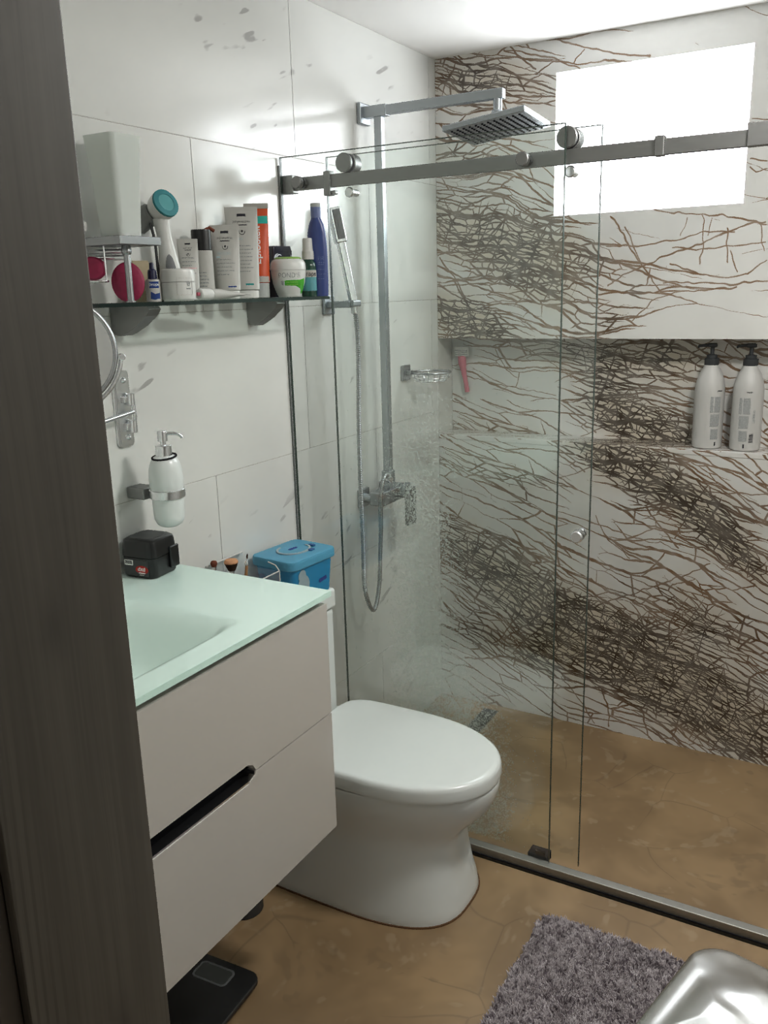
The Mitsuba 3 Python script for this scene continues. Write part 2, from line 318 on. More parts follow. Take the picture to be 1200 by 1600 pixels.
MATS = {
    'veined_marble': plastic(proc(marble_veined), 0.10),
    'white_marble': plastic(proc(marble_white), 0.035, 1.55),
    'grout': diffuse((0.50, 0.49, 0.46)),
    'beige_marble': plastic(proc(marble_beige), 0.20),
    'ceiling_paint': diffuse((0.80, 0.79, 0.77)),
    'wall_paint': diffuse((0.72, 0.71, 0.68)),
    'hall_paint': diffuse((0.55, 0.53, 0.50)),
    'dark_wood': pbr(proc(wood_dark), 0.45),
    'wood_edge': pbr((0.045, 0.035, 0.026), 0.5),
    'white_frame': plastic((0.82, 0.82, 0.82), 0.15),
    'lacquer': plastic((0.665, 0.645, 0.612), 0.045),
    'carcass': plastic((0.55, 0.53, 0.50), 0.2),
    'counter_glass': plastic(proc(counter_tone), 0.03),
    'ceramic': plastic((0.80, 0.82, 0.81), 0.05),
    'caulk': diffuse((0.10, 0.055, 0.03)),
    'chrome': metal((0.78, 0.79, 0.80), 0.05),
    'chrome_dark': metal((0.36, 0.37, 0.38), 0.10),
    'steel': metal((0.27, 0.27, 0.265), 0.22),
    'shower_steel': metal((0.40, 0.43, 0.45), 0.16),
    'sill_steel': metal((0.36, 0.35, 0.32), 0.28),
    'bin_steel': metal((0.80, 0.80, 0.79), 0.07),
    'glass': {'type': 'thindielectric', 'int_ior': 1.5, 'specular_transmittance': {'type': 'rgb', 'value': [0.945, 0.98, 0.962]}},
    'shelf_glass': {'type': 'thindielectric', 'int_ior': 1.5, 'specular_transmittance': {'type': 'rgb', 'value': [0.80, 0.92, 0.87]}},
    'clear_plastic': {'type': 'thindielectric', 'int_ior': 1.49, 'specular_transmittance': {'type': 'rgb', 'value': [0.96, 0.97, 0.97]}},
    'channel_grey': diffuse((0.16, 0.17, 0.165)),
    'glass_edge': plastic((0.055, 0.085, 0.07), 0.1),
    'glass_edge_pale': plastic((0.78, 0.92, 0.87), 0.05),
    'shelf_edge': plastic((0.01, 0.035, 0.03), 0.06),
    'water_marks': {'type': 'principledthin', 'base_color': {'type': 'rgb', 'value': [0.62, 0.66, 0.62]}, 'roughness': 0.8, 'diff_trans': 1.1, 'spec_trans': 0.0},
    'frosted': {'type': 'principledthin', 'base_color': {'type': 'rgb', 'value': [0.70, 0.73, 0.70]}, 'roughness': 0.5, 'diff_trans': 0.7, 'spec_trans': 0.0},
    'mirror': metal((0.92, 0.93, 0.93), 0.01),
    'black': plastic((0.007, 0.007, 0.008), 0.12),
    'black_gloss': plastic((0.008, 0.008, 0.009), 0.03),
    'rubber': diffuse((0.02, 0.02, 0.022)),
    'recess_black': diffuse((0.006, 0.006, 0.007)),
    'dark_grey': plastic((0.055, 0.06, 0.062), 0.25),
    'pump_grey': plastic((0.05, 0.055, 0.06), 0.2),
    'grey_print': diffuse((0.27, 0.28, 0.28)),
    'black_print': diffuse((0.03, 0.03, 0.035)),
    'pale_print': diffuse((0.42, 0.55, 0.60)),
    'pink_print': diffuse((0.62, 0.42, 0.42)),
    'navy_print': diffuse((0.035, 0.06, 0.19)),
    'teal_print': diffuse((0.02, 0.20, 0.20)),
    'white_print': diffuse((0.78, 0.78, 0.76)),
    'red_print': diffuse((0.36, 0.04, 0.035)),
    'tube_white': plastic((0.66, 0.65, 0.62), 0.22),
    'cap_white': plastic((0.78, 0.78, 0.76), 0.15),
    'bottle_white': plastic((0.74, 0.73, 0.71), 0.22),
    'off_white': plastic((0.62, 0.60, 0.56), 0.3),
    'orange': plastic((0.76, 0.135, 0.03), 0.2),
    'teal_band': diffuse((0.045, 0.36, 0.30)),
    'translucent_cap': plastic((0.60, 0.62, 0.61), 0.25),
    'pond_green': plastic((0.10, 0.50, 0.035), 0.12),
    'pond_lime': plastic((0.40, 0.60, 0.16), 0.12),
    'green_bottle': plastic((0.006, 0.07, 0.04), 0.05),
    'green_label': plastic((0.13, 0.42, 0.46), 0.2),
    'blue_bottle': plastic((0.075, 0.115, 0.34), 0.10),
    'blue_pale': plastic((0.22, 0.27, 0.48), 0.15),
    'purple': plastic((0.018, 0.012, 0.03), 0.06),
    'silver_print': metal((0.55, 0.55, 0.57), 0.2),
    'magenta': plastic((0.47, 0.012, 0.105), 0.35),
    'pink': plastic((0.72, 0.20, 0.28), 0.25),
    'navy': plastic((0.012, 0.016, 0.085), 0.15),
    'kraft': diffuse((0.38, 0.32, 0.22)),
    'aqua': plastic((0.035, 0.34, 0.38), 0.4),
    'aqua_pale': plastic((0.13, 0.50, 0.52), 0.4),
    'grip_grey': plastic((0.30, 0.31, 0.32), 0.3),
    'brush_grey': plastic((0.34, 0.35, 0.34), 0.3),
    'wipes_lid': plastic((0.14, 0.48, 0.66), 0.22),
    'wipes_box': plastic((0.035, 0.36, 0.60), 0.15),
    'wipes_deep': plastic((0.012, 0.15, 0.40), 0.2),
    'wipes_pale': plastic((0.50, 0.62, 0.66), 0.3),
    'wood_handle': plastic((0.50, 0.28, 0.12), 0.25),
    'rose_handle': plastic((0.55, 0.24, 0.20), 0.2),
    'bristle_brown': diffuse((0.13, 0.045, 0.03)),
    'bristle_dark': diffuse((0.03, 0.018, 0.013)),
    'bristle_tan': diffuse((0.48, 0.25, 0.14)),
    'rug_pile': diffuse(proc(rug_tone)),
    'rug_base': diffuse((0.30, 0.27, 0.28)),
    'drain_dark': metal((0.16, 0.16, 0.15), 0.3),
    'screen_grey': plastic((0.09, 0.10, 0.095), 0.1),
}
for k, v in MATS.items():
    scene['mat_' + k] = v
def put_(name, mesh, mat, parent=None, **k):
    return put(name, mesh, 'mat_' + mat, parent, **k)
def part(parent, name, mesh, mat, smooth=30, label=None, kind=None, **k):
    return put(name, mesh, 'mat_' + mat, parent, smooth=smooth, label=label, kind=kind, **k)
def whole(name, mesh, mat, label, category, group=None, smooth=30):
    key = put(name, mesh, 'mat_' + mat, smooth=smooth)
    return tag(key, label, category, group)

# ------------------------------------------------------------------ the room
X1, YF, YH = 1.90, -2.500, -2.617            # right wall, inner and outer face of the wall with the door
DOOR0, DOOR1, DOORZ = 0.96, 1.80, 2.16
GL = -0.930                                  # plane of the fixed glass
W0, W1, WZ0, WZ1 = 0.432, 1.020, 1.822, 2.256     # window
NZ0, NZ1, ND = 1.070, 1.423, 0.12            # niche across the whole back wall

key = struct('wall_left', box(-0.10, -0.0015, YF - 0.1, 0.14, -0.1, CEIL), 'mat_grout', 'left wall of large polished white marble tiles with faint grey flecks')
rows = [-0.02, 0.365, 0.762, 1.158, 1.562, 1.951, CEIL]
for i in range(6):
    off = -0.05 if i % 2 else -0.467
    ys = [0.0] + [y for y in (off, off - 0.8, off - 1.6, off - 2.4) if y > YF] + [YF]
    for a, b in zip(ys[:-1], ys[1:]):
        g = 0.0011
        part('wall_left', 'tile', box(-0.008, 0.0, b + g, a - g, rows[i] + g, min(rows[i + 1] - g, CEIL)), 'white_marble', smooth=False)

struct('wall_back', box(-0.1, X1, ND + 0.02, ND + 0.06, -0.1, WZ0 - 0.1), 'mat_grout', 'back wall of white marble with a dense net of brown veins')
up_ = sbox(0, NZ1, X1, CEIL).difference(sbox(W0, WZ0, W1, WZ1))
def stand(poly, y0, y1):          # a polygon in (x, z) as a slab from y0 to y1
    m = prism(poly, y1 - y0)
    return tr(m, np.array([[1, 0, 0, 0], [0, 0, -1, y1], [0, 1, 0, 0], [0, 0, 0, 1.0]]))
part('wall_back', 'slab', stand(up_, 0.0, ND + 0.02), 'veined_marble', smooth=False)
part('wall_back', 'slab', box(0, X1, ND, ND + 0.02, NZ0 - 0.02, NZ1), 'veined_marble', smooth=False)
part('wall_back', 'slab', box(0, X1, 0.0, ND + 0.02, -0.02, NZ0 - 0.018), 'veined_marble', smooth=False)
part('wall_back', 'niche_ledge', rbox(0.0005, X1, -0.0025, ND, NZ0 - 0.018, NZ0, 0.002), 'veined_marble', smooth=30)

struct('wall_right', box(X1, X1 + 0.1, YF - 0.1, 0.2, -0.1, CEIL), 'mat_white_marble', 'right wall of polished white marble')
fw = sbox(-0.05, FLOOR - 0.1, X1 + 0.1, CEIL).difference(sbox(DOOR0 - 0.0, 0, DOOR1, DOORZ))
struct('wall_front', stand(fw, YH, YF), 'mat_wall_paint', 'wall with the doorway that the room is seen through')
struct('ceiling', box(-0.1, X1 + 0.1, YF - 0.117, 0.2, CEIL, CEIL + 0.05), 'mat_ceiling_paint', 'plain white ceiling')
struct('floor', box(-0.05, X1 + 0.05, YH - 2.2, -0.966, -0.1, FLOOR), 'mat_beige_marble', 'floor of beige brown marble')
put_('shower_base', box(-0.05, X1 + 0.05, -0.966, 0.02, -0.1, 0.0), 'beige_marble', 'floor', smooth=False, label='sunken shower floor of beige marble')

struct('window_1', cat(box(W0, W0 + 0.012, 0.045, 0.075, WZ0, WZ1), box(W1 - 0.012, W1, 0.045, 0.075, WZ0, WZ1), box(W0, W1, 0.045, 0.075, WZ0, WZ0 + 0.012), box(W0, W1, 0.045, 0.075, WZ1 - 0.012, WZ1)),
       'mat_white_frame', 'small wide window high in the back wall, blown out by daylight')
pane = trimesh.Trimesh(np.array([(W0, 0.02, WZ0), (W1, 0.02, WZ0), (W1, 0.02, WZ1), (W0, 0.02, WZ1)]), np.array([(0, 1, 2), (0, 2, 3)]), process=False)
part('window_1', 'pane', pane, 'white_frame', smooth=False, label='frosted window pane full of daylight',
     emitter={'type': 'area', 'radiance': {'type': 'rgb', 'value': list(DAYLIGHT)}})

# the door frame that the camera looks past, and a dim hall behind the camera
struct('door_1', rbox(DOOR0 - 0.002, DOOR0 + 0.030, YH, YF + 0.002, FLOOR, DOORZ, 0.0015), 'mat_dark_wood', 'dark greyish wooden door frame at the left edge of the picture', smooth=30)
part('door_1', 'casing', rbox(DOOR0 - 0.075, DOOR0 + 0.024, YH - 0.018, YH, FLOOR, DOORZ + 0.07, 0.002), 'wood_edge', label='dark brown casing board on the hall side')
part('door_1', 'head', box(DOOR0, DOOR1, YH, YF, DOORZ - 0.03, DOORZ), 'dark_wood', smooth=False)
part('door_1', 'frame_board', box(DOOR1 - 0.03, DOOR1, YH, YF, FLOOR, DOORZ), 'dark_wood', smooth=False)
struct('wall_hall', cat(box(-0.7, -0.6, -4.6, YH, 0, CEIL), box(2.6, 2.7, -4.6, YH, 0, CEIL), box(-0.7, 2.7, -4.7, -4.6, 0, CEIL), box(-0.7, -0.05, YH, YH + 0.1, 0, CEIL), box(X1 + 0.1, 2.7, YH, YH + 0.1, 0, CEIL)),
       'mat_hall_paint', 'plain walls of the hall outside the door')
struct('ceiling_hall', box(-0.7, 2.7, -4.7, YH, CEIL, CEIL + 0.05), 'mat_hall_paint', 'plain hall ceiling')
lamp = lathe([(0.001, 0), (0.13, 0), (0.14, 0.01), (0.14, 0.03), (0.001, 0.03)], 32)
lamp_key = thing('hall_lamp', 'round white ceiling lamp in the hall behind the viewer', 'ceiling lamp')
part(lamp_key, 'housing', tr(lamp, mat4((1.5, -3.7, CEIL - 0.03))), 'white_frame')
disc = trimesh.creation.cylinder(radius=0.12, height=0.002, sections=32); disc.apply_translation((1.5, -3.7, CEIL - 0.032))
part(lamp_key, 'diffuser', disc, 'white_frame', emitter={'type': 'area', 'radiance': {'type': 'rgb', 'value': [9.0 * HALL, 8.6 * HALL, 8.0 * HALL]}})

lamp2 = thing('ceiling_lamp', 'round white bathroom ceiling lamp to the right of the picture', 'ceiling lamp')
part(lamp2, 'housing', tr(lamp, mat4((1.50, -1.25, CEIL - 0.0305))), 'white_frame')
disc = trimesh.creation.cylinder(radius=0.12, height=0.002, sections=32); disc.apply_translation((1.50, -1.25, CEIL - 0.033))
part(lamp2, 'diffuser', disc, 'white_frame', emitter={'type': 'area', 'radiance': {'type': 'rgb', 'value': [1.0 * LAMP, 0.99 * LAMP, 0.95 * LAMP]}})

# ------------------------------------------------------------------ shower screen
DX = 0.779                                   # right edge of the fixed pane
GT = 1.943
def glass_panel(parent, y, x0, x1, z0, z1, t=0.008):
    sheet = trimesh.Trimesh(np.array([(x0, y, z0), (x1, y, z0), (x1, y, z1), (x0, y, z1)]), np.array([(0, 1, 2), (0, 2, 3)]), process=False)
    part(parent, 'glass_pane', sheet, 'glass', smooth=False)
    h = t / 2; e = 0.0014
    part(parent, 'polished_edge', cat(box(x0, x0 + e, y - h, y + h, z0, z1), box(x1 - e, x1, y - h, y + h, z0, z1), box(x0, x1, y - h, y + h, z1 - e, z1)), 'glass_edge', smooth=False, label='thin green glass edge')
scr = thing('shower_screen', 'fixed clear glass panel of the shower, nearer the camera and joined to the tiled wall', 'shower screen')
glass_panel(scr, GL, 0.006, DX, 0.082, GT)
part(scr, 'wall_channel', box(0.0005, 0.0055, GL - 0.0075, GL - 0.0042, 0.082, GT - 0.02), 'channel_grey', smooth=False, label='dark seal along the wall')
SY = GL + 0.050                              # plane of the sliding pane
door = thing('shower_door', 'sliding glass door behind the fixed pane, slid open to the left', 'shower door')
DX0, DX1 = 0.118, 0.846
glass_panel(door, SY, DX0, DX1, 0.060, GT - 0.004)
# dried spray: thousands of tiny spots, thick low down beside the corner and thinning out to the right and upwards
nd = 190000
dxs, dzs = RNG.uniform(DX0 + 0.004, 0.74, nd), RNG.uniform(0.064, 1.42, nd)
q3 = lambda kx, kz, s: meshkit.fbm(np.stack([dxs * kx, dzs * kz, np.full(nd, 0.5)], 1), 3, s) - 0.5
def sstep(a, b, x):
    t = np.clip((x - a) / (b - a), 0, 1); return t * t * (3 - 2 * t)
side = 0.33 + 0.13 * (1 - sstep(0.25, 0.85, dzs))
thick = sstep(0.25, 0.40, dxs + 0.10 * q3(3, 6, 1)) * (1 - sstep(0.0, 0.17, dxs - 0.02 - side + 0.14 * q3(4, 4, 2))) * (1 - sstep(0.80, 1.40, dzs + 0.25 * q3(5, 3, 3)))
keep = RNG.random(nd) < 0.012 + 0.85 * np.clip(thick * (1 + 0.9 * q3(9, 7, 4)), 0, 1.1)
keep &= ~((thick < 0.01) & (RNG.random(nd) < 0.8))
dxs, dzs = dxs[keep], dzs[keep]; nd = len(dxs)
rad = RNG.uniform(0.0009, 0.0019, nd); a6 = np.arange(6) * PI / 3
sv_ = np.stack([dxs[:, None] + rad[:, None] * np.cos(a6), np.full((nd, 6), SY - 0.0006), dzs[:, None] + rad[:, None] * np.sin(a6)], -1).reshape(-1, 3)
sf_ = (np.array([(0, 1, 2), (0, 2, 3), (0, 3, 4), (0, 4, 5)])[None] + (np.arange(nd) * 6)[:, None, None]).reshape(-1, 3)
part(door, 'water_spots', (sv_, sf_), 'water_marks', smooth=False, kind='stuff', label='dried water spots that haze the glass')
RZ0, RZ1, RY = 1.860, 1.892, GL + 0.022
for rx in (0.196, 0.778):
    r = part(door, 'roller', cat(cyl((rx, RY - 0.016, 1.915), (rx, RY - 0.006, 1.915), 0.0235, 40, 0.002), cyl((rx, RY - 0.006, 1.915), (rx, RY + 0.006, 1.915), 0.0225 - 0.002, 40), cyl((rx, RY + 0.006, 1.915), (rx, SY + 0.012, 1.915), 0.0235, 40, 0.002)), 'steel', label='round metal roller on the rail')
    put_('wheel', cyl((rx, RY - 0.0055, 1.915), (rx, RY + 0.0055, 1.915), 0.0222, 40), 'rubber', r, label='dark rubber wheel')
    part(door, 'bolt', cat(cyl((rx + 0.004, SY - 0.022, 1.845), (rx + 0.004, SY + 0.012, 1.845), 0.0095, 24, 0.002), cyl((rx + 0.004, SY - 0.028, 1.845), (rx + 0.004, SY - 0.020, 1.845), 0.013, 28, 0.003)), 'chrome', label='chrome bolt below the rail')
part(door, 'knob', cat(cyl((0.822, SY - 0.034, 1.001), (0.822, SY - 0.005, 1.001), 0.0155, 32, 0.003), cyl((0.822, SY + 0.005, 1.001), (0.822, SY + 0.020, 1.001), 0.0125, 32, 0.002)), 'chrome', label='small chrome door knob')
rail = thing('shower_rail', 'long brushed steel rail that the glass door hangs from', 'rail')
part(rail, 'bar', rbox(0.020, X1 - 0.003, RY - 0.006, RY + 0.006, RZ0, RZ1, 0.0015), 'steel')
part(rail, 'wall_bracket', rbox(0.0008, 0.036, RY - 0.014, RY + 0.014, RZ0 - 0.006, RZ1 + 0.007, 0.002), 'steel')
for sx in (0.066, 0.684):
    part(scr, 'standoff', cat(cyl((sx, GL - 0.020, 1.876), (sx, GL - 0.0045, 1.876), 0.0155, 32, 0.002), cyl((sx, GL + 0.0045, 1.876), (sx, RY - 0.0065, 1.876), 0.0130, 28)), 'steel', label='round standoff through the fixed glass')
part(rail, 'end_sleeve', rbox(1.150, X1 - 0.002, RY - 0.010, RY + 0.010, RZ0 - 0.001, RZ1 + 0.013, 0.002), 'steel')
for sx, w in ((0.142, 0.010), (0.978, 0.010)):
    part(rail, 'stopper', cat(rbox(sx - w, sx + w, RY - 0.013, RY + 0.010, RZ0 - 0.020 if sx < 0.5 else RZ0 - 0.004, RZ1 + 0.008, 0.002), rbox(sx + w, sx + w + 0.012, RY - 0.008, RY + 0.008, RZ0 - 0.018, RZ0 - 0.008, 0.003)) if sx < 0.5
         else rbox(sx - w, sx + w, RY - 0.012, RY + 0.009, RZ0 - 0.002, RZ1 + 0.006, 0.002), 'steel', label='square rail stopper')
sill = thing('shower_threshold', 'low metal threshold strip along the foot of the shower glass', 'threshold')
part(sill, 'strip', rbox(0.001, X1 - 0.001, -0.952, -0.925, 0.0005, 0.080, 0.003), 'sill_steel')
part(sill, 'track', rbox(0.001, X1 - 0.001, SY - 0.006, SY + 0.006, 0.0005, 0.020, 0.002), 'sill_steel')
part(sill, 'seal', box(0.001, X1 - 0.001, -0.9545, -0.952, FLOOR, FLOOR + 0.004), 'rubber', smooth=False, label='black seal along the floor')
part(sill, 'door_guide', cat(rbox(0.715, 0.770, GL + 0.0055, GL + 0.046, 0.062, 0.088, 0.003), rbox(0.735, 0.762, GL + 0.006, GL + 0.020, 0.080, 0.100, 0.004)), 'rubber', label='black plastic door guide')
drain = thing('floor_drain', 'long dark linear drain grate in the shower floor', 'drain')
part(drain, 'frame', cat(box(0.206, 0.209, -0.80, -0.045, 0.0, 0.0022), box(0.262, 0.265, -0.80, -0.045, 0.0, 0.0022), box(0.206, 0.265, -0.048, -0.045, 0.0, 0.0022), box(0.206, 0.265, -0.80, -0.797, 0.0, 0.0022)), 'drain_dark', smooth=False)
part(drain, 'grate', cat(box(0.209, 0.262, -0.797, -0.048, 0.0, 0.0008), *[box(0.212 + 0.0095 * i, 0.217 + 0.0095 * i, -0.797, -0.048, 0.0008, 0.002) for i in range(6) if 0.217 + 0.0095 * i < 0.263]), 'drain_dark', smooth=False)

# ------------------------------------------------------------------ shower fittings
col = thing('shower_column', 'square steel rain shower column with overhead arm on the tiled wall', 'shower')
CY, CX = -0.497, 0.060
part(col, 'wall_plate', rbox(0.0005, 0.014, CY - 0.030, CY + 0.030, 2.080, 2.140, 0.004), 'shower_steel')
part(col, 'riser', rbox(CX - 0.0125, CX + 0.0125, CY - 0.011, CY + 0.011, 1.012, 2.0975, 0.002), 'shower_steel')
part(col, 'arm', cat(rbox(0.012, 0.090, CY - 0.0135, CY + 0.0135, 2.097, 2.129, 0.002), rbox(0.088, 0.456, CY - 0.012, CY + 0.012, 2.100, 2.126, 0.002)), 'shower_steel')
part(col, 'elbow', cat(cyl((0.438, CY, 2.070), (0.438, CY, 2.101), 0.0125, 28), cyl((0.435, CY, 2.054), (0.438, CY, 2.072), 0.016, 28, 0.003)), 'shower_steel')
HM = mat4((0.414, CY + 0.055, 2.038), yaw=0.05, pitch=-0.12, roll=-0.03)
hd = part(col, 'rain_head', tr(rbox(-0.120, 0.120, -0.120, 0.120, -0.006, 0.010, 0.003), HM), 'shower_steel')
noz = [tr(trimesh.creation.cylinder(radius=0.0034, height=0.003, sections=8), HM @ mat4((-0.099 + 0.018 * i, -0.099 + 0.018 * j, -0.007))) for i in range(12) for j in range(12)]
put_('nozzles', cat(*noz), 'rubber', hd, kind='stuff', label='dark rubber spray nozzles')
# mixer
part(col, 'mixer_body', cat(rbox(CX - 0.026, CX + 0.026, CY - 0.085, CY + 0.085, 0.925, 0.972, 0.006), rbox(CX - 0.017, CX + 0.017, CY - 0.017, CY + 0.017, 0.968, 1.030, 0.004), rbox(CX + 0.02, CX + 0.045, CY + 0.03, CY + 0.075, 0.935, 0.978, 0.006)), 'shower_steel')
for s in (-1, 1):
    part(col, 'inlet', cat(rbox(0.0005, 0.012, CY + s * 0.072 - 0.030, CY + s * 0.072 + 0.030, 0.918, 0.978, 0.003), cyl((0.010, CY + s * 0.072, 0.948), (0.040, CY + s * 0.072, 0.948), 0.015, 24)), 'shower_steel')
part(col, 'lever', cat(rbox(CX + 0.042, CX + 0.062, CY + 0.028, CY + 0.078, 0.838, 0.965, 0.004)), 'steel', label='flat mixer lever pointing down')
part(col, 'hose_outlet', cat(cyl((CX + 0.012, CY - 0.017, 1.012), (CX + 0.020, CY - 0.040, 1.020), 0.010, 20), cyl((CX + 0.012, CY - 0.010, 0.998), (CX + 0.012, CY - 0.03, 1.012), 0.012, 20)), 'chrome')
hs = thing('hand_shower', 'flat steel hand shower standing in its wall holder, with a metal hose hanging down', 'hand shower')
HB, HT = np.array([0.080, -0.706, 1.560]), np.array([0.040, -0.735, 1.830])
hx = np.array([0.62, -0.79, 0.0])
Hm = frame(HB, np.cross(HT - HB, (0.9, -0.45, 0)), HT - HB)
LH = np.linalg.norm(HT - HB)
part(hs, 'handle', tr(cat(rbox(-0.012, 0.012, -0.008, 0.008, 0.0, LH * 0.70, 0.004), rbox(-0.019, 0.019, -0.010, 0.010, LH * 0.64, LH, 0.005)), Hm), 'chrome')
part(hs, 'nozzle_plate', tr(cat(rbox(-0.0115, 0.0115, -0.0125, -0.009, LH * 0.68, LH * 0.975, 0.001), rbox(-0.0115, 0.0115, 0.009, 0.0125, LH * 0.68, LH * 0.975, 0.001)), Hm), 'dark_grey', label='dark strip of spray holes')
part(hs, 'holder', cat(rbox(0.0005, 0.085, -0.742, -0.712, 1.553, 1.572, 0.003), rbox(0.066, 0.096, -0.735, -0.690, 1.556, 1.574, 0.004), rbox(0.0005, 0.010, -0.755, -0.700, 1.535, 1.590, 0.003)), 'shower_steel')
hp = spline([(0.080, -0.706, 1.562), (0.084, -0.700, 1.48), (0.080, -0.698, 1.30), (0.074, -0.695, 1.00), (0.072, -0.690, 0.76), (0.074, -0.672, 0.63), (0.076, -0.645, 0.596), (0.077, -0.615, 0.64), (0.077, -0.596, 0.75), (0.078, -0.585, 0.88), (0.080, -0.578, 0.985), (0.082, -0.560, 1.022), (0.080, -0.537, 1.020)], 760)
i_ = np.arange(len(hp)); s_ = np.where(i_ < 470, 1.0, 0.35)
part(hs, 'hose', tube(hp, 0.0068 + 0.0011 * s_ * np.cos(i_ * PI / 1.5), 12), 'chrome_dark', smooth=20, label='ribbed metal hose')
part(hs, 'hose_nut', cat(cyl((0.080, -0.706, 1.535), (0.080, -0.706, 1.566), 0.0095, 20, 0.002)), 'chrome')
bk = thing('soap_basket', 'small round chrome wire soap basket fixed to the shower wall', 'soap dish')
part(bk, 'wall_plate', rbox(0.0005, 0.012, -0.290, -0.238, 1.296, 1.348, 0.003), 'chrome_dark')
part(bk, 'arm', rbox(0.010, 0.030, -0.272, -0.254, 1.314, 1.330, 0.002), 'chrome_dark')
t_ = np.linspace(0, 2 * PI, 49)[:-1]
bx, by, bz = 0.085, -0.225, 1.318
def ring3(rx, ry, z, r): return tube(np.stack([bx + rx * np.cos(t_), by + ry * np.sin(t_), np.full(48, z)], 1), r, 8, closed=True)
part(bk, 'rim', ring3(0.066, 0.066, bz + 0.004, 0.0042), 'chrome_dark')
wires = [ring3(0.062, 0.062, bz - 0.012, 0.002), ring3(0.052, 0.052, bz - 0.024, 0.002)]
for k in range(20):
    a = 2 * PI * k / 20
    wires.append(tube([(bx + 0.066 * math.cos(a), by + 0.066 * math.sin(a), bz + 0.004), (bx + 0.062 * math.cos(a), by + 0.062 * math.sin(a), bz - 0.012), (bx + 0.050 * math.cos(a), by + 0.050 * math.sin(a), bz - 0.025)], 0.0016, 6))
for k in range(-4, 5):
    h = math.sqrt(0.052 ** 2 - (k * 0.0105) ** 2); wires.append(tube([(bx - h, by + k * 0.0105, bz - 0.024), (bx + h, by + k * 0.0105, bz - 0.024)], 0.0016, 6))
part(bk, 'wire_basket', cat(*wires), 'chrome', label='thin chrome wires')
rz = thing('razor', 'pink plastic razor hanging head up in the left corner of the niche', 'razor')
RZM = mat4((0.050, ND - 0.017, 1.352), roll=0.06)
part(rz, 'handle', tr(tube([(-0.002, 0, 0.0), (0.0, 0, -0.03), (0.006, -0.003, -0.06), (0.014, -0.004, -0.10), (0.018, -0.003, -0.135)], [0.016, 0.015, 0.0095, 0.0085, 0.0095], 14), RZM), 'pink')
part(rz, 'head', tr(cat(rbox(-0.029, 0.029, -0.008, 0.008, -0.002, 0.036, 0.004)), RZM), 'cap_white', label='white razor head')
part(rz, 'blade', tr(cat(*[box(-0.025, 0.025, -0.0095, -0.008, 0.006 + 0.007 * i, 0.0085 + 0.007 * i) for i in range(3)]), RZM), 'chrome_dark')
part(rz, 'hook', tr(cyl((0, 0.006, 0.015), (0, 0.0165, 0.015), 0.012, 20), RZM), 'cap_white', label='white sticky hook')

def shampoo(x, y, yaw, seed, label):
    t = thing('shampoo_bottle', label, 'bottle', 'pump bottles in the niche')
    M_ = mat4((x, y, NZ0), yaw)
    prof = [(0.040, 0), (0.0455, 0.004), (0.0465, 0.015), (0.0465, 0.175), (0.0455, 0.200), (0.0415, 0.222), (0.033, 0.245), (0.0235, 0.262), (0.0205, 0.272), (0.0205, 0.278)]
    part(t, 'body', tr(lathe(prof, 40), M_), 'bottle_white', smooth=35)
    part(t, 'collar', tr(lathe([(0.0215, 0.268), (0.0225, 0.270), (0.0225, 0.289), (0.0165, 0.291), (0.0165, 0.300), (0.010, 0.302)], 32), M_), 'pump_grey', smooth=35, label='dark grey pump collar')
    pm = cat(cyl((0, 0, 0.30), (0, 0, 0.326), 0.0062, 16), rbox(-0.016, 0.014, -0.011, 0.011, 0.324, 0.337, 0.004), hull_balls([((-0.010, 0, 0.331), 0.0058), ((-0.040, 0, 0.329), 0.0040)], 1), hull_balls([((-0.040, 0, 0.329), 0.0040), ((-0.042, 0, 0.325), 0.0032)], 1))
    part(t, 'pump', tr(pm, M_ @ mat4(yaw=-yaw + 0.25)), 'pump_grey', label='dark grey pump head')
    sf = on_round(profile_fun(prof))
    rr = random.Random(seed)
    blocks = []
    for (x0, x1, z0, z1) in ((-0.017, -0.0065, 0.118, 0.170), (-0.004, 0.018, 0.118, 0.170), (-0.015, 0.016, 0.070, 0.114), (-0.012, 0.014, 0.030, 0.066)):
        n = int((z1 - z0) / 0.0034)
        blocks += [(x0, x1 - rr.random() * 0.002, z1 - 0.0034 * i - 0.0027, z1 - 0.0034 * i) for i in range(n)]
    part(t, 'small_print', tr(wrap(bars(blocks), sf, 0.01), M_), 'grey_print', smooth=False, label='grey blocks of small print')
    part(t, 'stamp', tr(wrap(box(0.002, 0.0065, 0.012, 0.024, 0, 0.0005), sf, 0.01), M_), 'black_print', smooth=False)
    part(t, 'title', tr(wrap(cat(*[box(0.004 + 0.003 * i, 0.006 + 0.003 * i, 0.186 + 0.001 * (i % 2), 0.1905, 0, 0.0005) for i in range(6)]), sf, 0.01), M_), 'black_print', smooth=False)
    return t, M_, sf
t1, m1, s1 = shampoo(0.951, 0.058, 0.62, 1, 'tall white pump bottle in the niche, the one nearer the glass door')
t2, m2, s2 = shampoo(1.068, 0.056, -0.05, 2, 'tall white pump bottle with sideways lettering and a barcode, farther from the glass door')
lt = trimesh.transformations.rotation_matrix(-PI / 2, (0, 0, 1))
nm = text('creapin', 0.0085, bold=True); nm.apply_transform(lt); nm.apply_translation((0.0300, 0.112, 0))
part(t2, 'lettering', tr(wrap(nm, s2), m2), 'grey_print', smooth=False, label='sideways grey lettering')
part(t2, 'barcode', tr(wrap(bars([(0.019, 0.032, 0.030 + 0.0032 * i, 0.0318 + 0.0032 * i + 0.0008 * (i % 3 == 0)) for i in range(9)]), s2, 0.01), m2), 'black_print', smooth=False)

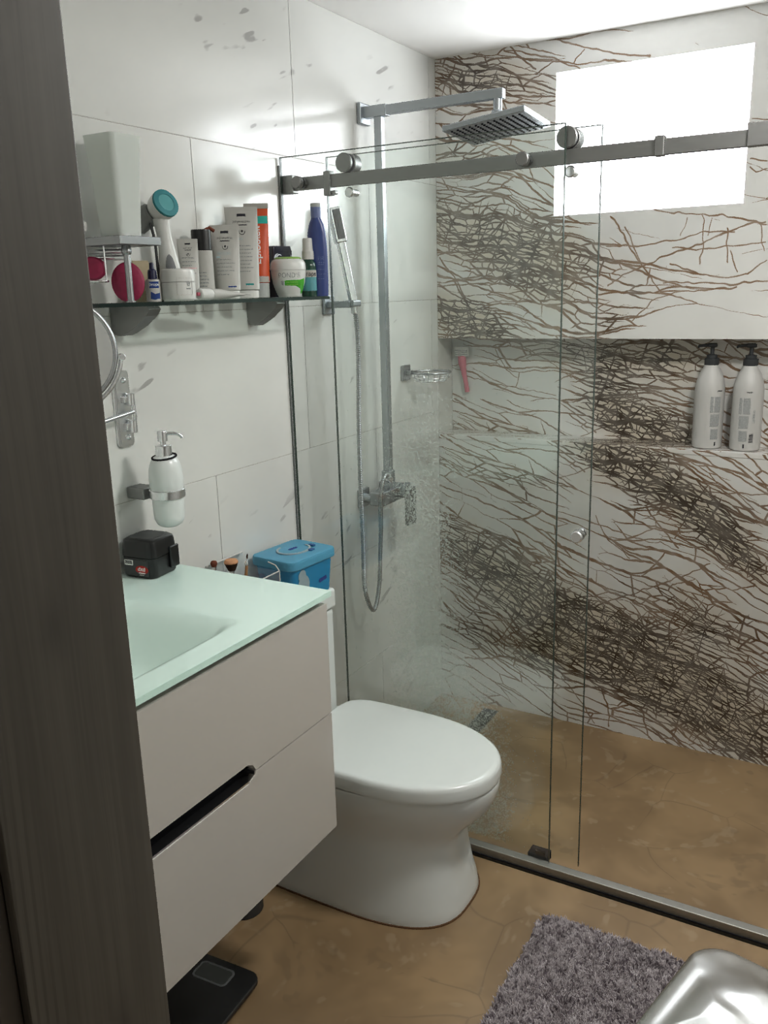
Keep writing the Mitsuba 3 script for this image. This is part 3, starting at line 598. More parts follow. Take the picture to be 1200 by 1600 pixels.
# ------------------------------------------------------------------ vanity
VY0, VY1, VX = -2.400, -1.495, 0.487
CZ = 1.000                                   # counter top
VB = 0.450
van = thing('vanity_cabinet', 'glossy off-white wall-hung vanity cabinet with two drawers beneath the glass washbasin', 'cabinet')
for y_ in (VY0 + 0.006, VY1 - 0.030):
    part(van, 'side_panel', rbox(0.001, 0.455, y_, y_ + 0.018, VB + 0.004, CZ - 0.0130, 0.001), 'lacquer')
part(van, 'bottom_panel', rbox(0.001, 0.455, VY0 + 0.025, VY1 - 0.031, VB + 0.004, VB + 0.022, 0.001), 'carcass')
part(van, 'front_rail', rbox(0.430, 0.455, VY0 + 0.025, VY1 - 0.031, 0.66, CZ - 0.0130, 0.001), 'carcass')
part(van, 'back_panel', rbox(0.001, 0.012, VY0 + 0.025, VY1 - 0.031, VB + 0.024, CZ - 0.0130, 0.001), 'carcass')
def drawer_front(z0, z1, cut):
    poly = sbox(VY0 + 0.004, z0, VY1 - 0.011, z1).difference(cut)
    poly = poly.buffer(-0.0008).buffer(0.0008, quad_segs=3)
    m = prism(poly, 0.020)
    return tr(m, np.array([[0, 0, 1, 0.462], [1, 0, 0, 0], [0, 1, 0, 0], [0, 0, 0, 1.0]]))
SPL = 0.7275
slot = sbox(-2.110, 0.7105, -1.788, 0.7495).buffer(0.0001).union(Polygon([(-1.790, 0.7495), (-1.775, 0.7425), (-1.767, 0.7290), (-1.770, 0.7190), (-1.790, 0.7105)])).union(Polygon([(-2.108, 0.7495), (-2.123, 0.7425), (-2.131, 0.7290), (-2.128, 0.7190), (-2.108, 0.7105)])).buffer(0.0)
lo = part(van, 'drawer', drawer_front(VB, SPL - 0.0012, slot), 'lacquer', smooth=25)
hi = part(van, 'drawer', drawer_front(SPL + 0.0012, 0.9740, slot), 'lacquer', smooth=25)
rim_ = slot.difference(slot.buffer(-0.0022)).intersection(sbox(-2.2, 0.70, -1.70, SPL)).union(slot.intersection(sbox(-2.2, 0.70, -1.70, 0.7150)))
put_('handle_trim', cat(*[tr(prism(g, 0.030), np.array([[0, 0, 1, 0.4505], [1, 0, 0, 0], [0, 1, 0, 0], [0, 0, 0, 1.0]])) for g in getattr(rim_, 'geoms', [rim_])]), 'chrome', lo, label='thin chrome lip of the handle slot')
put_('handle_recess', box(0.4551, 0.4575, -2.15, -1.75, 0.700, 0.760), 'recess_black', lo, smooth=False, label='dark recess of the handle slot')

# washbasin: one sheet of back-painted glass with a shallow rectangular basin
BX0, BX1, BY0, BY1, BD = 0.120, 0.432, -2.230, -1.705, 0.085
nx, ny = 100, 184
gx, gy = np.linspace(0.001, VX, nx), np.linspace(VY0, VY1, ny)
GX, GY = np.meshgrid(gx, gy, indexing='ij')
def ease(t): t = np.clip(t, 0, 1); return t * t * (3 - 2 * t)
dx = np.minimum(ease((GX - BX0) / 0.05), ease((BX1 - GX) / 0.045)); dy = np.minimum(ease((GY - BY0) / 0.12), ease((BY1 - GY) / 0.16))
depth = BD * np.minimum(dx, 1) * dy * (0.85 + 0.15 * ease((GX - BX0) / 0.3))
top = np.stack([GX, GY, CZ - depth], -1)
v = [top.reshape(-1, 3)]; f = []
idx = np.arange(nx * ny).reshape(nx, ny)
a, b, c, d = idx[:-1, :-1], idx[1:, :-1], idx[1:, 1:], idx[:-1, 1:]
f += [np.stack([a, b, c], -1).reshape(-1, 3), np.stack([a, c, d], -1).reshape(-1, 3)]
basin = trimesh.Trimesh(np.vstack(v), np.vstack(f), process=False)
sink = thing('washbasin', 'pale green glass washbasin top with a shallow rectangular basin, on the vanity', 'sink')
part(sink, 'basin_top', basin, 'counter_glass', smooth=True)
part(sink, 'glass_edge', cat(box(0.001, VX, VY1 - 0.0001, VY1 + 0.0005, CZ - 0.0120, CZ), box(VX - 0.0001, VX + 0.0005, VY0, VY1, CZ - 0.0120, CZ), box(0.44, VX, VY0, VY1, CZ - 0.0122, CZ - 0.0118), box(0.001, 0.44, VY1 - 0.04, VY1, CZ - 0.0122, CZ - 0.0118)), 'glass_edge_pale', smooth=False, label='bright polished glass edge')
DRN = (0.276, -1.970)
zd = CZ - BD * float(np.interp(DRN[0], [0.12, 0.42], [0.85, 1.0])) + 0.004
part(sink, 'drain', tr(cat(lathe([(0.0245, 0.0), (0.0265, 0.003), (0.0250, 0.006), (0.0205, 0.0055), (0.020, 0.002)], 40), lathe([(0.001, 0.0015), (0.017, 0.0015), (0.018, 0.005), (0.015, 0.008), (0.001, 0.0085)], 32)), mat4((DRN[0], DRN[1], zd - 0.004))), 'chrome', label='chrome basin drain')

# ------------------------------------------------------------------ toilet
TY = -1.147
def egg(xr, xf, w, z, yc=TY, p_rear=4.0, p_front=2.15, n=72, frac=0.46):
    xm = xr + frac * (xf - xr)
    t = np.arange(n) * 2 * PI / n
    c, s = np.cos(t), np.sin(t)
    ex = np.where(c >= 0, 2 / p_front, 2 / p_rear)
    x = np.where(c >= 0, xm + (xf - xm) * np.abs(c) ** ex, xm - (xm - xr) * np.abs(c) ** ex)
    y = yc + w * np.sign(s) * np.abs(s) ** ex
    return np.stack([x, y, np.full(n, FLOOR + z)], 1)
wc = thing('toilet', 'white ceramic one-piece toilet with closed lid between the vanity and the shower glass', 'toilet')
sl = [(0.0, 0.640, 0.181, 2.9), (0.004, 0.642, 0.183, 2.9), (0.03, 0.638, 0.180, 2.9), (0.08, 0.628, 0.172, 2.8), (0.14, 0.619, 0.165, 2.7), (0.19, 0.617, 0.161, 2.6), (0.215, 0.623, 0.162, 2.5), (0.235, 0.640, 0.165, 2.4), (0.255, 0.661, 0.170, 2.3), (0.275, 0.680, 0.176, 2.2), (0.295, 0.695, 0.182, 2.15), (0.315, 0.705, 0.1865, 2.15), (0.335, 0.7105, 0.1895, 2.15), (0.352, 0.7125, 0.1905, 2.15), (0.3585, 0.7105, 0.189, 2.15), (0.360, 0.704, 0.184, 2.15)]
part(wc, 'bowl', loft([egg(0.03 if z < 0.36 else 0.04, xf, w, z, p_rear=5.0, p_front=pf_) for z, xf, w, pf_ in sl]), 'ceramic', smooth=50)
lid = [(0.3635, 0.706, 0.186), (0.3645, 0.7125, 0.191), (0.372, 0.7150, 0.1925), (0.392, 0.7135, 0.1915), (0.400, 0.7105, 0.1890), (0.4045, 0.7050, 0.1845), (0.4062, 0.696, 0.177), (0.4072, 0.66, 0.15), (0.4075, 0.50, 0.04)]
part(wc, 'lid', loft([egg(0.1775 + (0.715 - xf) * 0.7, xf, w, z, p_rear=6.0) for z, xf, w in lid]), 'ceramic', smooth=50)
for q in (-0.10, 0.06):
    part(wc, 'hinge', cyl((0.174, TY + q, FLOOR + 0.372), (0.174, TY + q + 0.04, FLOOR + 0.372), 0.008, 16), 'ceramic')
TX, TA, TB = 0.166, -1.345, -1.008
part(wc, 'tank', rbox(0.002, TX, TA, TB, FLOOR + 0.33, 0.7440, 0.012, 2), 'ceramic', smooth=40)
part(wc, 'tank_lid', rbox(0.001, TX + 0.007, TA - 0.006, TB + 0.004, 0.7465, 0.803, 0.010, 2), 'ceramic', smooth=40)
part(wc, 'flush_button', cyl((0.05, TA + 0.10, 0.802), (0.05, TA + 0.10, 0.807), 0.020, 32, 0.001), 'chrome')
caulk = loft([egg(0.03, 0.6455, 0.1860, 0.0002, p_rear=5.0, p_front=2.9), egg(0.03, 0.6450, 0.1855, 0.0035, p_rear=5.0, p_front=2.9), egg(0.03, 0.640, 0.181, 0.0045, p_rear=5.0, p_front=2.9)])
part(wc, 'sealant', caulk, 'caulk', smooth=False, label='rusty brown sealant around the foot')

# wipes box on the tank
TZ = 0.8035
wb = thing('wipes_box', 'blue plastic tub of wet wipes with a flip lid, standing on the toilet tank', 'box')
WM = mat4((0.098, -1.090, TZ), yaw=-0.09) @ np.diag([1.06, 1.08, 1.03, 1.0])
def rrect(w, h, r, z, n=6):
    return np.array([(x, y, z) for x, y in list(ring_poly(w, h, r, n).exterior.coords)[:-1]])
part(wb, 'tub', tr(loft([rrect(0.116, 0.140, 0.014, 0.0), rrect(0.120, 0.144, 0.016, 0.004), rrect(0.132, 0.158, 0.018, 0.098)]), WM), 'wipes_box', smooth=40)
part(wb, 'lid', tr(loft([rrect(0.140, 0.170, 0.020, 0.092), rrect(0.145, 0.175, 0.022, 0.095), rrect(0.145, 0.175, 0.022, 0.110), rrect(0.141, 0.171, 0.020, 0.116), rrect(0.128, 0.158, 0.018, 0.119)]), WM), 'wipes_lid', smooth=40)
lr = affinity.scale(Point(0, 0).buffer(1, quad_segs=16), 0.040, 0.048).difference(affinity.scale(Point(0, 0).buffer(1, quad_segs=16), 0.0345, 0.0425)).difference(sbox(-0.06, -0.01, 0.0, 0.06))
part(wb, 'flip_lid', tr(prism(affinity.scale(Point(0, 0).buffer(1, quad_segs=16), 0.036, 0.044), 0.0016, 0.1188), WM), 'wipes_lid', smooth=30)
part(wb, 'flip_rim', tr(prism(lr, 0.0035, 0.1188), WM), 'wipes_pale', smooth=30, label='pale rim of the flip lid')
part(wb, 'latch', tr(cat(rbox(0.008, 0.026, 0.046, 0.056, 0.1190, 0.1240, 0.002), rbox(0.034, 0.046, 0.012, 0.030, 0.1190, 0.1230, 0.002)), WM), 'wipes_deep')
lg = text('wipes', 0.0075, 0.0006, True); lg.apply_transform(trimesh.transformations.rotation_matrix(PI / 2 - 0.1, (0, 0, 1)))
logo_bar = prism(ring_poly(0.009, 0.030, 0.003, 3), 0.0008, 0.1204)
part(wb, 'logo', tr(tr(logo_bar, mat4((-0.006, 0.004, 0))), WM), 'navy_print', smooth=False, label='small dark logo patch')
# printed sleeve: pale animal patch and darker splashes on the front and side
def side_print(poly, face, off=0.0006):
    """a flat print on the tub's front (x+) or near (y-) side; poly in (across, up)"""
    m = prism(poly, off)
    lean = math.atan2(0.007, 0.098)
    if face == 'x':
        B = np.array([[0, 0, 1, 0.0602], [1, 0, 0, 0], [0, 1, 0, 0], [0, 0, 0, 1.0]]); L_ = mat4(pitch=lean)
    else:
        B = np.array([[1, 0, 0, 0], [0, 0, -1, -0.0722], [0, 1, 0, 0], [0, 0, 0, 1.0]]); L_ = mat4(roll=lean)
    L0 = trimesh.transformations.translation_matrix((0.0602 if face == 'x' else 0, -0.0722 if face == 'y' else 0, 0.004))
    return tr(m, WM @ L0 @ L_ @ np.linalg.inv(L0) @ B)
splash = affinity.translate(affinity.scale(Point(0, 0).buffer(1), 0.030, 0.018), -0.012, 0.045).union(affinity.translate(affinity.scale(Point(0, 0).buffer(1), 0.024, 0.012), 0.022, 0.036)).union(affinity.translate(affinity.scale(Point(0, 0).buffer(1), 0.012, 0.008), -0.040, 0.062))
part(wb, 'splash_print', side_print(splash, 'y'), 'wipes_deep', smooth=False, label='darker blue splash print')
blob = affinity.translate(affinity.scale(Point(0, 0).buffer(1), 0.022, 0.030), -0.040, 0.042).union(affinity.translate(affinity.scale(Point(0, 0).buffer(1), 0.014, 0.016), -0.046, 0.072))
part(wb, 'pale_print', side_print(blob, 'x'), 'wipes_pale', smooth=False, label='pale rounded patch')
part(wb, 'dark_print', cat(side_print(ring_poly(0.034, 0.011, 0.004, 3).buffer(0), 'x', 0.0009).apply_translation((0, 0.0, 0)), ), 'navy_print', smooth=False) if False else None
part(wb, 'logo', side_print(affinity.translate(affinity.rotate(ring_poly(0.030, 0.010, 0.003, 3), 8), 0.034, 0.040), 'x', 0.0009), 'navy_print', smooth=False, label='small dark logo patch')
# brush tray beside it
tray = thing('brush_tray', 'clear acrylic tray with make-up brushes on the toilet tank, beside the blue tub', 'tray')
ax0, ax1, ay0, ay1, ah = 0.012, 0.130, -1.345, -1.200, 0.100
w_ = 0.003
part(tray, 'wall', cat(rbox(ax0, ax0 + w_, ay0, ay1, TZ, TZ + 0.137, 0.001), rbox(ax1 - w_, ax1, ay0, ay1, TZ, TZ + ah, 0.001), rbox(ax0, ax1, ay0, ay0 + w_, TZ, TZ + ah, 0.001), rbox(ax0, ax1, ay1 - w_, ay1, TZ, TZ + ah, 0.001), rbox(ax0, ax1, ay0, ay1, TZ, TZ + w_, 0.001)), 'clear_plastic')
for rim_path, rr in (([(ax0, ay0, TZ + 0.137), (ax0, ay1, TZ + 0.137)], 0.0026), ([(ax1, ay0, TZ + ah), (ax1, ay1, TZ + ah)], 0.0018), ([(ax1 - 0.035, ay1, TZ + ah + 0.020), (ax1 - 0.012, ay1, TZ + ah + 0.014), (ax1, ay1, TZ + ah), (ax1, ay1, TZ + ah - 0.02), (ax1, ay1, TZ)], 0.0018)):
    part(tray, 'rim', tube(rim_path, rr, 8), 'bottle_white', label='bright polished rim')
def makeup_brush(x, y, lean, name_label, head_r, head_l, handle, bristle, hl=0.075, tip=None):
    t = thing('makeup_brush', name_label, 'brush', 'make-up brushes in the clear tray')
    M_ = mat4((x, y, TZ + w_ + 0.001), pitch=lean[0], roll=lean[1])
    part(t, 'handle', tr(lathe([(0.002, 0), (0.004, 0.004), (0.0048, hl * 0.5), (0.0035, hl), (0.003, hl)], 14), M_), handle, smooth=40)
    part(t, 'ferrule', tr(lathe([(0.0044, hl - 0.002), (0.0050, hl + 0.003), (min(0.008, head_r * 0.7), hl + 0.016), (0.003, hl + 0.0165)], 18), M_), 'chrome', smooth=40)
    if tip is None:
        part(t, 'bristles', tr(lathe([(head_r * 0.62, hl + 0.014), (head_r * 0.95, hl + 0.014 + head_l * 0.5), (head_r, hl + 0.014 + head_l * 0.75), (head_r * 0.75, hl + 0.014 + head_l), (head_r * 0.2, hl + 0.016 + head_l)], 24), M_), bristle, smooth=40)
    else:
        part(t, 'bristles', tr(lathe([(head_r * 0.5, hl + 0.014), (head_r * 0.95, hl + 0.014 + head_l)], 24), M_), bristle, smooth=40)
        part(t, 'bristle_tip', tr(lathe([(head_r * 0.95, hl + 0.0138 + head_l), (head_r, hl + 0.017 + head_l), (head_r * 0.8, hl + 0.022 + head_l), (0.002, hl + 0.024 + head_l)], 24), M_), tip, smooth=40, label='tan bristle tips')
makeup_brush(0.026, -1.330, (0.0, 0.0), 'small rose make-up brush with a round brown head in the clear tray', 0.0088, 0.016, 'rose_handle', 'bristle_brown', 0.116)
makeup_brush(0.066, -1.306, (-0.03, 0.0), 'wide dark make-up brush with tan tips in the clear tray', 0.0185, 0.020, 'wood_handle', 'bristle_dark', 0.106, 'bristle_tan')
makeup_brush(0.100, -1.320, (0.03, -0.16), 'thin make-up brush with a wooden handle and black tip in the clear tray', 0.0022, 0.012, 'wood_handle', 'bristle_dark', 0.140)

# black jar on the washbasin
jb = thing('wax_box', 'black rounded plastic box with a label and barcode on the washbasin corner', 'box')
JM = mat4((0.0525, -1.567, CZ), yaw=0.10)
part(jb, 'body', tr(loft([rrect(0.082, 0.082, 0.016, 0.0005), rrect(0.088, 0.088, 0.018, 0.004), rrect(0.090, 0.090, 0.018, 0.046)]), JM), 'black', smooth=40)
part(jb, 'lid', tr(loft([rrect(0.090, 0.090, 0.018, 0.047), rrect(0.093, 0.093, 0.019, 0.049), rrect(0.090, 0.090, 0.019, 0.074), rrect(0.086, 0.086, 0.018, 0.083), rrect(0.072, 0.072, 0.016, 0.0875)]), JM), 'black', smooth=40)
part(jb, 'lid_plate', tr(loft([rrect(0.066, 0.066, 0.014, 0.0872), rrect(0.064, 0.064, 0.014, 0.0885)]), JM), 'dark_grey', smooth=40)
part(jb, 'clip', tr(rbox(0.044, 0.051, 0.010, 0.040, 0.012, 0.062, 0.003), JM), 'black')
part(jb, 'clip', tr(rbox(-0.024, 0.024, 0.043, 0.050, 0.014, 0.062, 0.004), JM), 'black')
FM = JM @ np.array([[1, 0, 0, 0], [0, 0, -1, -0.0445], [0, 1, 0, 0], [0, 0, 0, 1.0]])
FL = FM @ trimesh.transformations.rotation_matrix(0.02, (1, 0, 0))
part(jb, 'label', tr(prism(ring_poly(0.066, 0.036, 0.003, 3), 0.0008).apply_translation((-0.002, 0.024, 0)), FM), 'dark_grey', smooth=False, label='dark paper label')
part(jb, 'barcode', tr(box(-0.033, -0.010, 0.029, 0.041, 0.0008, 0.0014), FM), 'white_print', smooth=False, label='white barcode patch')
part(jb, 'barcode_bars', tr(bars([(-0.031 + 0.0015 * i, -0.0304 + 0.0015 * i + 0.0004 * (i % 2), 0.0315, 0.0395) for i in range(13)], 0.0018), FM), 'black_print', smooth=False)
part(jb, 'emblem', tr(prism(affinity.translate(affinity.scale(Point(0, 0).buffer(1, quad_segs=10), 0.0175, 0.0095), 0.013, 0.021), 0.0013), FM), 'red_print', smooth=False, label='red oval emblem')
dd = text('dxd', 0.0085, 0.0019, True); dd.apply_translation((0.0125, 0.0225, 0))
part(jb, 'lettering', tr(cat(dd, bars([(0.004, 0.022, 0.0125, 0.0148), (0.006, 0.018, 0.0085, 0.0096)], 0.0019)), FM), 'white_print', smooth=False, label='white letters')

# soap dispenser in its wall ring
sd = thing('soap_dispenser', 'white ceramic soap dispenser held in a chrome wall ring above the washbasin', 'soap dispenser')
sx_, sy_ = 0.098, -1.541
part(sd, 'wall_mount', cat(rbox(0.0005, 0.052, sy_ - 0.026, sy_ + 0.016, 1.166, 1.192, 0.003), rbox(0.048, 0.066, sy_ - 0.012, sy_ + 0.012, 1.172, 1.190, 0.003)), 'steel', label='square chrome wall arm')
rg = lathe([(0.0365, -0.0095), (0.0385, -0.0085), (0.0385, 0.0085), (0.0365, 0.0095), (0.0355, 0.0085), (0.0355, -0.0085), (0.0365, -0.0095)], 40)
part(sd, 'ring', tr(rg, mat4((sx_, sy_, 1.182))), 'chrome', smooth=40)
part(sd, 'bottle', tr(lathe([(0.001, 1.108), (0.018, 1.108), (0.027, 1.113), (0.0325, 1.125), (0.0335, 1.135), (0.0345, 1.178), (0.0350, 1.194), (0.0368, 1.198), (0.0370, 1.215), (0.0355, 1.236), (0.031, 1.252), (0.024, 1.262), (0.017, 1.266)], 40), mat4((sx_, sy_, 0))), 'ceramic', smooth=40)
part(sd, 'band', tr(tube([(0.0258 * math.cos(a), 0.0258 * math.sin(a), 1.2625 + 0.003 * math.sin(a)) for a in np.linspace(0, 2 * PI, 41)[:-1]], 0.0022, 8, closed=True), mat4((sx_, sy_, 0))), 'rubber', label='black rubber band')
pp = cat(lathe([(0.0175, 1.262), (0.0175, 1.287), (0.0155, 1.288), (0.006, 1.289)], 32), lathe([(0.006, 1.286), (0.006, 1.296), (0.0105, 1.297), (0.0105, 1.317), (0.0095, 1.319), (0.001, 1.319)], 28),
         tube(spline([(0.006, 0, 1.3125), (0.020, 0.002, 1.3125), (0.033, 0.004, 1.310), (0.041, 0.006, 1.3015)], 16), np.linspace(0.0042, 0.0032, 16), 12))
part(sd, 'pump', tr(pp, mat4((sx_, sy_, 0), yaw=0.62)), 'chrome', smooth=35)

# swing-arm mirror
mm = thing('shaving_mirror', 'round chrome magnifying mirror on a swing arm, partly hidden by the door frame', 'mirror')
MC = np.array([0.128, -1.808, 1.505]); MN = np.array([0.86, -0.50, 0.06])
MF = frame(MC, (0, 0, 1), MN)
part(mm, 'glass', tr(lathe([(0.001, 0.006), (0.093, 0.006), (0.093, 0.0), (0.001, 0.0)], 64), MF), 'mirror', smooth=30)
part(mm, 'rim', tr(tube([(0.0965 * math.cos(a), 0.0965 * math.sin(a), 0.003) for a in np.linspace(0, 2 * PI, 81)[:-1]], 0.0055, 10, closed=True), MF), 'chrome_dark', smooth=40)
part(mm, 'yoke', tr(cat(tube([(0.109 * math.cos(a), 0.109 * math.sin(a), -0.004) for a in np.linspace(PI, 2 * PI, 40) - 2.05 + 0.35], 0.0042, 10), cyl((0.109 * math.cos(2 * PI - 1.70), 0.109 * math.sin(2 * PI - 1.70), -0.010), (0.109 * math.cos(2 * PI - 1.70), 0.109 * math.sin(2 * PI - 1.70), 0.008), 0.0065, 16, 0.001)), MF), 'chrome', smooth=40)
by0, bzc = -1.556, 1.364
pl = ring_poly(0.046, 0.166, 0.010, 5)
part(mm, 'wall_plate', tr(cat(prism(pl, 0.005), prism(pl.buffer(-0.006), 0.0025, 0.005)), np.array([[0, 0, 1, 0.0005], [1, 0, 0, by0], [0, 1, 0, bzc], [0, 0, 0, 1.0]])), 'chrome', smooth=30)
for s in (-1, 1):
    part(mm, 'screw', hull_balls([((0.008, by0 + 0.004, bzc + s * 0.062), 0.0065), ((0.010, by0 + 0.004, bzc + s * 0.062), 0.0055)]), 'chrome', smooth=40)
for z0, z1 in ((-0.052, -0.024), (0.008, 0.034)):
    part(mm, 'hinge', cat(cyl((0.020, by0 + 0.010, bzc + z0), (0.020, by0 + 0.010, bzc + z1), 0.0085, 18, 0.001), rbox(0.006, 0.020, by0 - 0.008, by0 + 0.016, bzc + z0 + 0.006, bzc + z1 - 0.006, 0.002)), 'chrome', smooth=35)
part(mm, 'arm', cat(tube([(0.020, by0 + 0.010, bzc - 0.050), (0.024, by0 + 0.014, bzc - 0.018), (0.024, by0 + 0.012, bzc + 0.006), (0.020, by0 + 0.010, bzc + 0.030)], 0.0042, 10), tube([(0.024, by0 + 0.010, bzc - 0.006), (0.055, -1.655, bzc - 0.010), (0.075, -1.765, bzc - 0.012), (0.085, -1.800, bzc - 0.008)], 0.0048, 10), tube([(0.085, -1.800, bzc - 0.012), (0.085, -1.800, bzc + 0.050), (0.115, -1.800, 1.40)], 0.0045, 10)), 'chrome', smooth=40)

# things on the floor
sc = thing('bathroom_scale', 'black glass bathroom scale on the floor, half under the vanity', 'scale')
SM = mat4((0.190, -1.775, FLOOR), yaw=0.06)
part(sc, 'platform', tr(loft([rrect(0.296, 0.296, 0.03, 0.010), rrect(0.302, 0.302, 0.032, 0.013), rrect(0.302, 0.302, 0.032, 0.020), rrect(0.297, 0.297, 0.03, 0.0225)]), SM), 'black', smooth=40)
for s in (-1, 1):
    for q in (-1, 1):
        part(sc, 'foot', tr(lathe([(0.018, 0), (0.018, 0.0105), (0.001, 0.0105)], 20), SM @ mat4((s * 0.12, q * 0.12, 0.0))), 'rubber', smooth=30)
dsp = ring_poly(0.085, 0.042, 0.008, 4)
part(sc, 'display', tr(prism(dsp, 0.0006, 0.0225), SM @ mat4((0.045, 0.105, 0))), 'screen_grey', smooth=False)
part(sc, 'display_frame', tr(prism(dsp.buffer(0.005).difference(dsp), 0.0008, 0.0225), SM @ mat4((0.045, 0.105, 0))), 'grip_grey', smooth=False, label='grey frame of the display')
tb = thing('brush_holder', 'dark cylindrical toilet brush holder on the floor beneath the vanity, beside the toilet', 'brush holder')
part(tb, 'cup', tr(lathe([(0.001, 0.0), (0.046, 0.0), (0.048, 0.003), (0.048, 0.26), (0.045, 0.264), (0.020, 0.266)], 32), mat4((0.135, -1.437, FLOOR))), 'dark_grey', smooth=35)
part(tb, 'handle', tr(lathe([(0.008, 0.262), (0.008, 0.385), (0.010, 0.388), (0.001, 0.390)], 20), mat4((0.135, -1.437, FLOOR))), 'dark_grey', smooth=35)

rug = thing('bath_rug', 'fluffy lavender grey bath rug on the floor in front of the shower', 'rug')
RX0, RX1, RY0, RY1 = 0.830, 1.480, -1.80, -1.115
rp = sbox(RX0 + 0.03, RY0 + 0.03, RX1 - 0.03, RY1 - 0.03).buffer(0.03, quad_segs=6)
RM = mat4(((RX0 + RX1) / 2, (RY0 + RY1) / 2, 0), yaw=0.0)
part(rug, 'backing', prism(rp, 0.010, FLOOR + 0.0003), 'rug_base', smooth=False)
n = 90000
px = RNG.uniform(RX0 - 0.002, RX1 + 0.002, n); py = RNG.uniform(RY0, RY1, n)
rr_ = 0.035
ddx = np.maximum(np.maximum(RX0 + rr_ - px, px - RX1 + rr_), 0); ddy = np.maximum(np.maximum(RY0 + rr_ - py, py - RY1 + rr_), 0)
ca, sa = math.cos(-0.24), math.sin(-0.24)
qx, qy = (px - 1.357) * ca + (py + 1.672) * sa, -(px - 1.357) * sa + (py + 1.672) * ca
keep = (np.hypot(ddx, ddy) < rr_) & ~((np.abs(qx) < 0.165) & (np.abs(qy) < 0.195))
px, py = px[keep], py[keep]; n = len(px)
clump = meshkit.noise(np.stack([px * 85, py * 85, np.zeros(n)], 1), 3); cl2 = meshkit.noise(np.stack([px * 85, py * 85, np.zeros(n) + 9], 1), 5)
ang = RNG.uniform(0, 2 * PI, n); lean_ = 0.010
tipx = px + (clump - 0.5) * 0.014 + RNG.normal(0, 0.0035, n); tipy = py + (cl2 - 0.5) * 0.014 + RNG.normal(0, 0.0035, n)
hz = 0.020 + 0.006 * meshkit.noise(np.stack([px * 70, py * 70, np.zeros(n)], 1), 8) + RNG.uniform(0, 0.004, n)
wr = 0.0016
base = np.stack([px, py, np.full(n, FLOOR + 0.007)], 1); tip = np.stack([tipx, tipy, FLOOR + hz], 1)
mid = base * 0.45 + tip * 0.55; mid[:, 2] += 0.003
V = []
for k in range(3):
    o = np.stack([np.cos(ang + k * 2.094), np.sin(ang + k * 2.094), np.zeros(n)], 1) * wr
    V += [base + o, mid + o * 0.9]
V.append(tip); V = np.stack(V, 1).reshape(-1, 3)
T_ = []
for k in range(3):
    a0, a1, b0, b1 = 2 * k, 2 * k + 1, 2 * ((k + 1) % 3), 2 * ((k + 1) % 3) + 1
    T_ += [(a0, b0, b1), (a0, b1, a1), (a1, b1, 6)]
F_ = (np.array(T_)[None] + (np.arange(n) * 7)[:, None, None]).reshape(-1, 3)
part(rug, 'pile', (V, F_), 'rug_pile', smooth=False, kind='stuff', label='shaggy lavender grey pile')

bn = thing('pedal_bin', 'shiny steel bin with a rounded, dented lid in the bottom right corner of the picture', 'bin')
BXa, BXb, BYa, BYb, BZ = 0.0, 0.300, 0.0, 0.360, 0.455
bw, bh, bcx, bcy = BXb - BXa, BYb - BYa, 1.357, -1.672
BNM = mat4((bcx, bcy, 0), yaw=-0.24)
part(bn, 'body', tr(loft([rrect(bw - 0.03, bh - 0.03, 0.05, FLOOR + 0.0108), rrect(bw - 0.02, bh - 0.02, 0.055, FLOOR + 0.02), rrect(bw - 0.006, bh - 0.006, 0.06, BZ - 0.058)]), BNM), 'bin_steel', smooth=40)
lidr = []
for k in range(26):
    t = k / 25
    sc_ = 1 - 0.985 * max(0.0, (t - 0.22) / 0.78) ** 1.0 if t > 0.22 else 1.0
    z = BZ - 0.055 + (0.035 * (t / 0.22) if t <= 0.22 else 0.035 + 0.030 * (1 - (1 - (t - 0.22) / 0.78) ** 2.2))
    w1, h1 = bw * sc_, bh * sc_
    lidr.append(rrect(w1, h1, min(0.062, w1 * 0.49, h1 * 0.49), z, 10))
lidm = loft(lidr)
lv = lidm.vertices.copy()
edge_fade = np.clip((lv[:, 2] - (BZ - 0.024)) / 0.012, 0, 1)
lv[:, 2] += edge_fade * (0.024 * (meshkit.noise(np.stack([lv[:, 0] * 11, lv[:, 1] * 13, lv[:, 2] * 0], 1), 2) - 0.5) + 0.006 * (meshkit.noise(np.stack([lv[:, 0] * 26, lv[:, 1] * 30, lv[:, 2] * 0 + 4], 1), 7) - 0.5))
lidm.vertices = lv
part(bn, 'lid', tr(lidm, BNM), 'bin_steel', smooth=True)
part(bn, 'pedal', tr(rbox(-0.04, 0.04, -bh / 2 - 0.045, -bh / 2 + 0.02, FLOOR + 0.030, FLOOR + 0.042, 0.004), BNM), 'rubber')

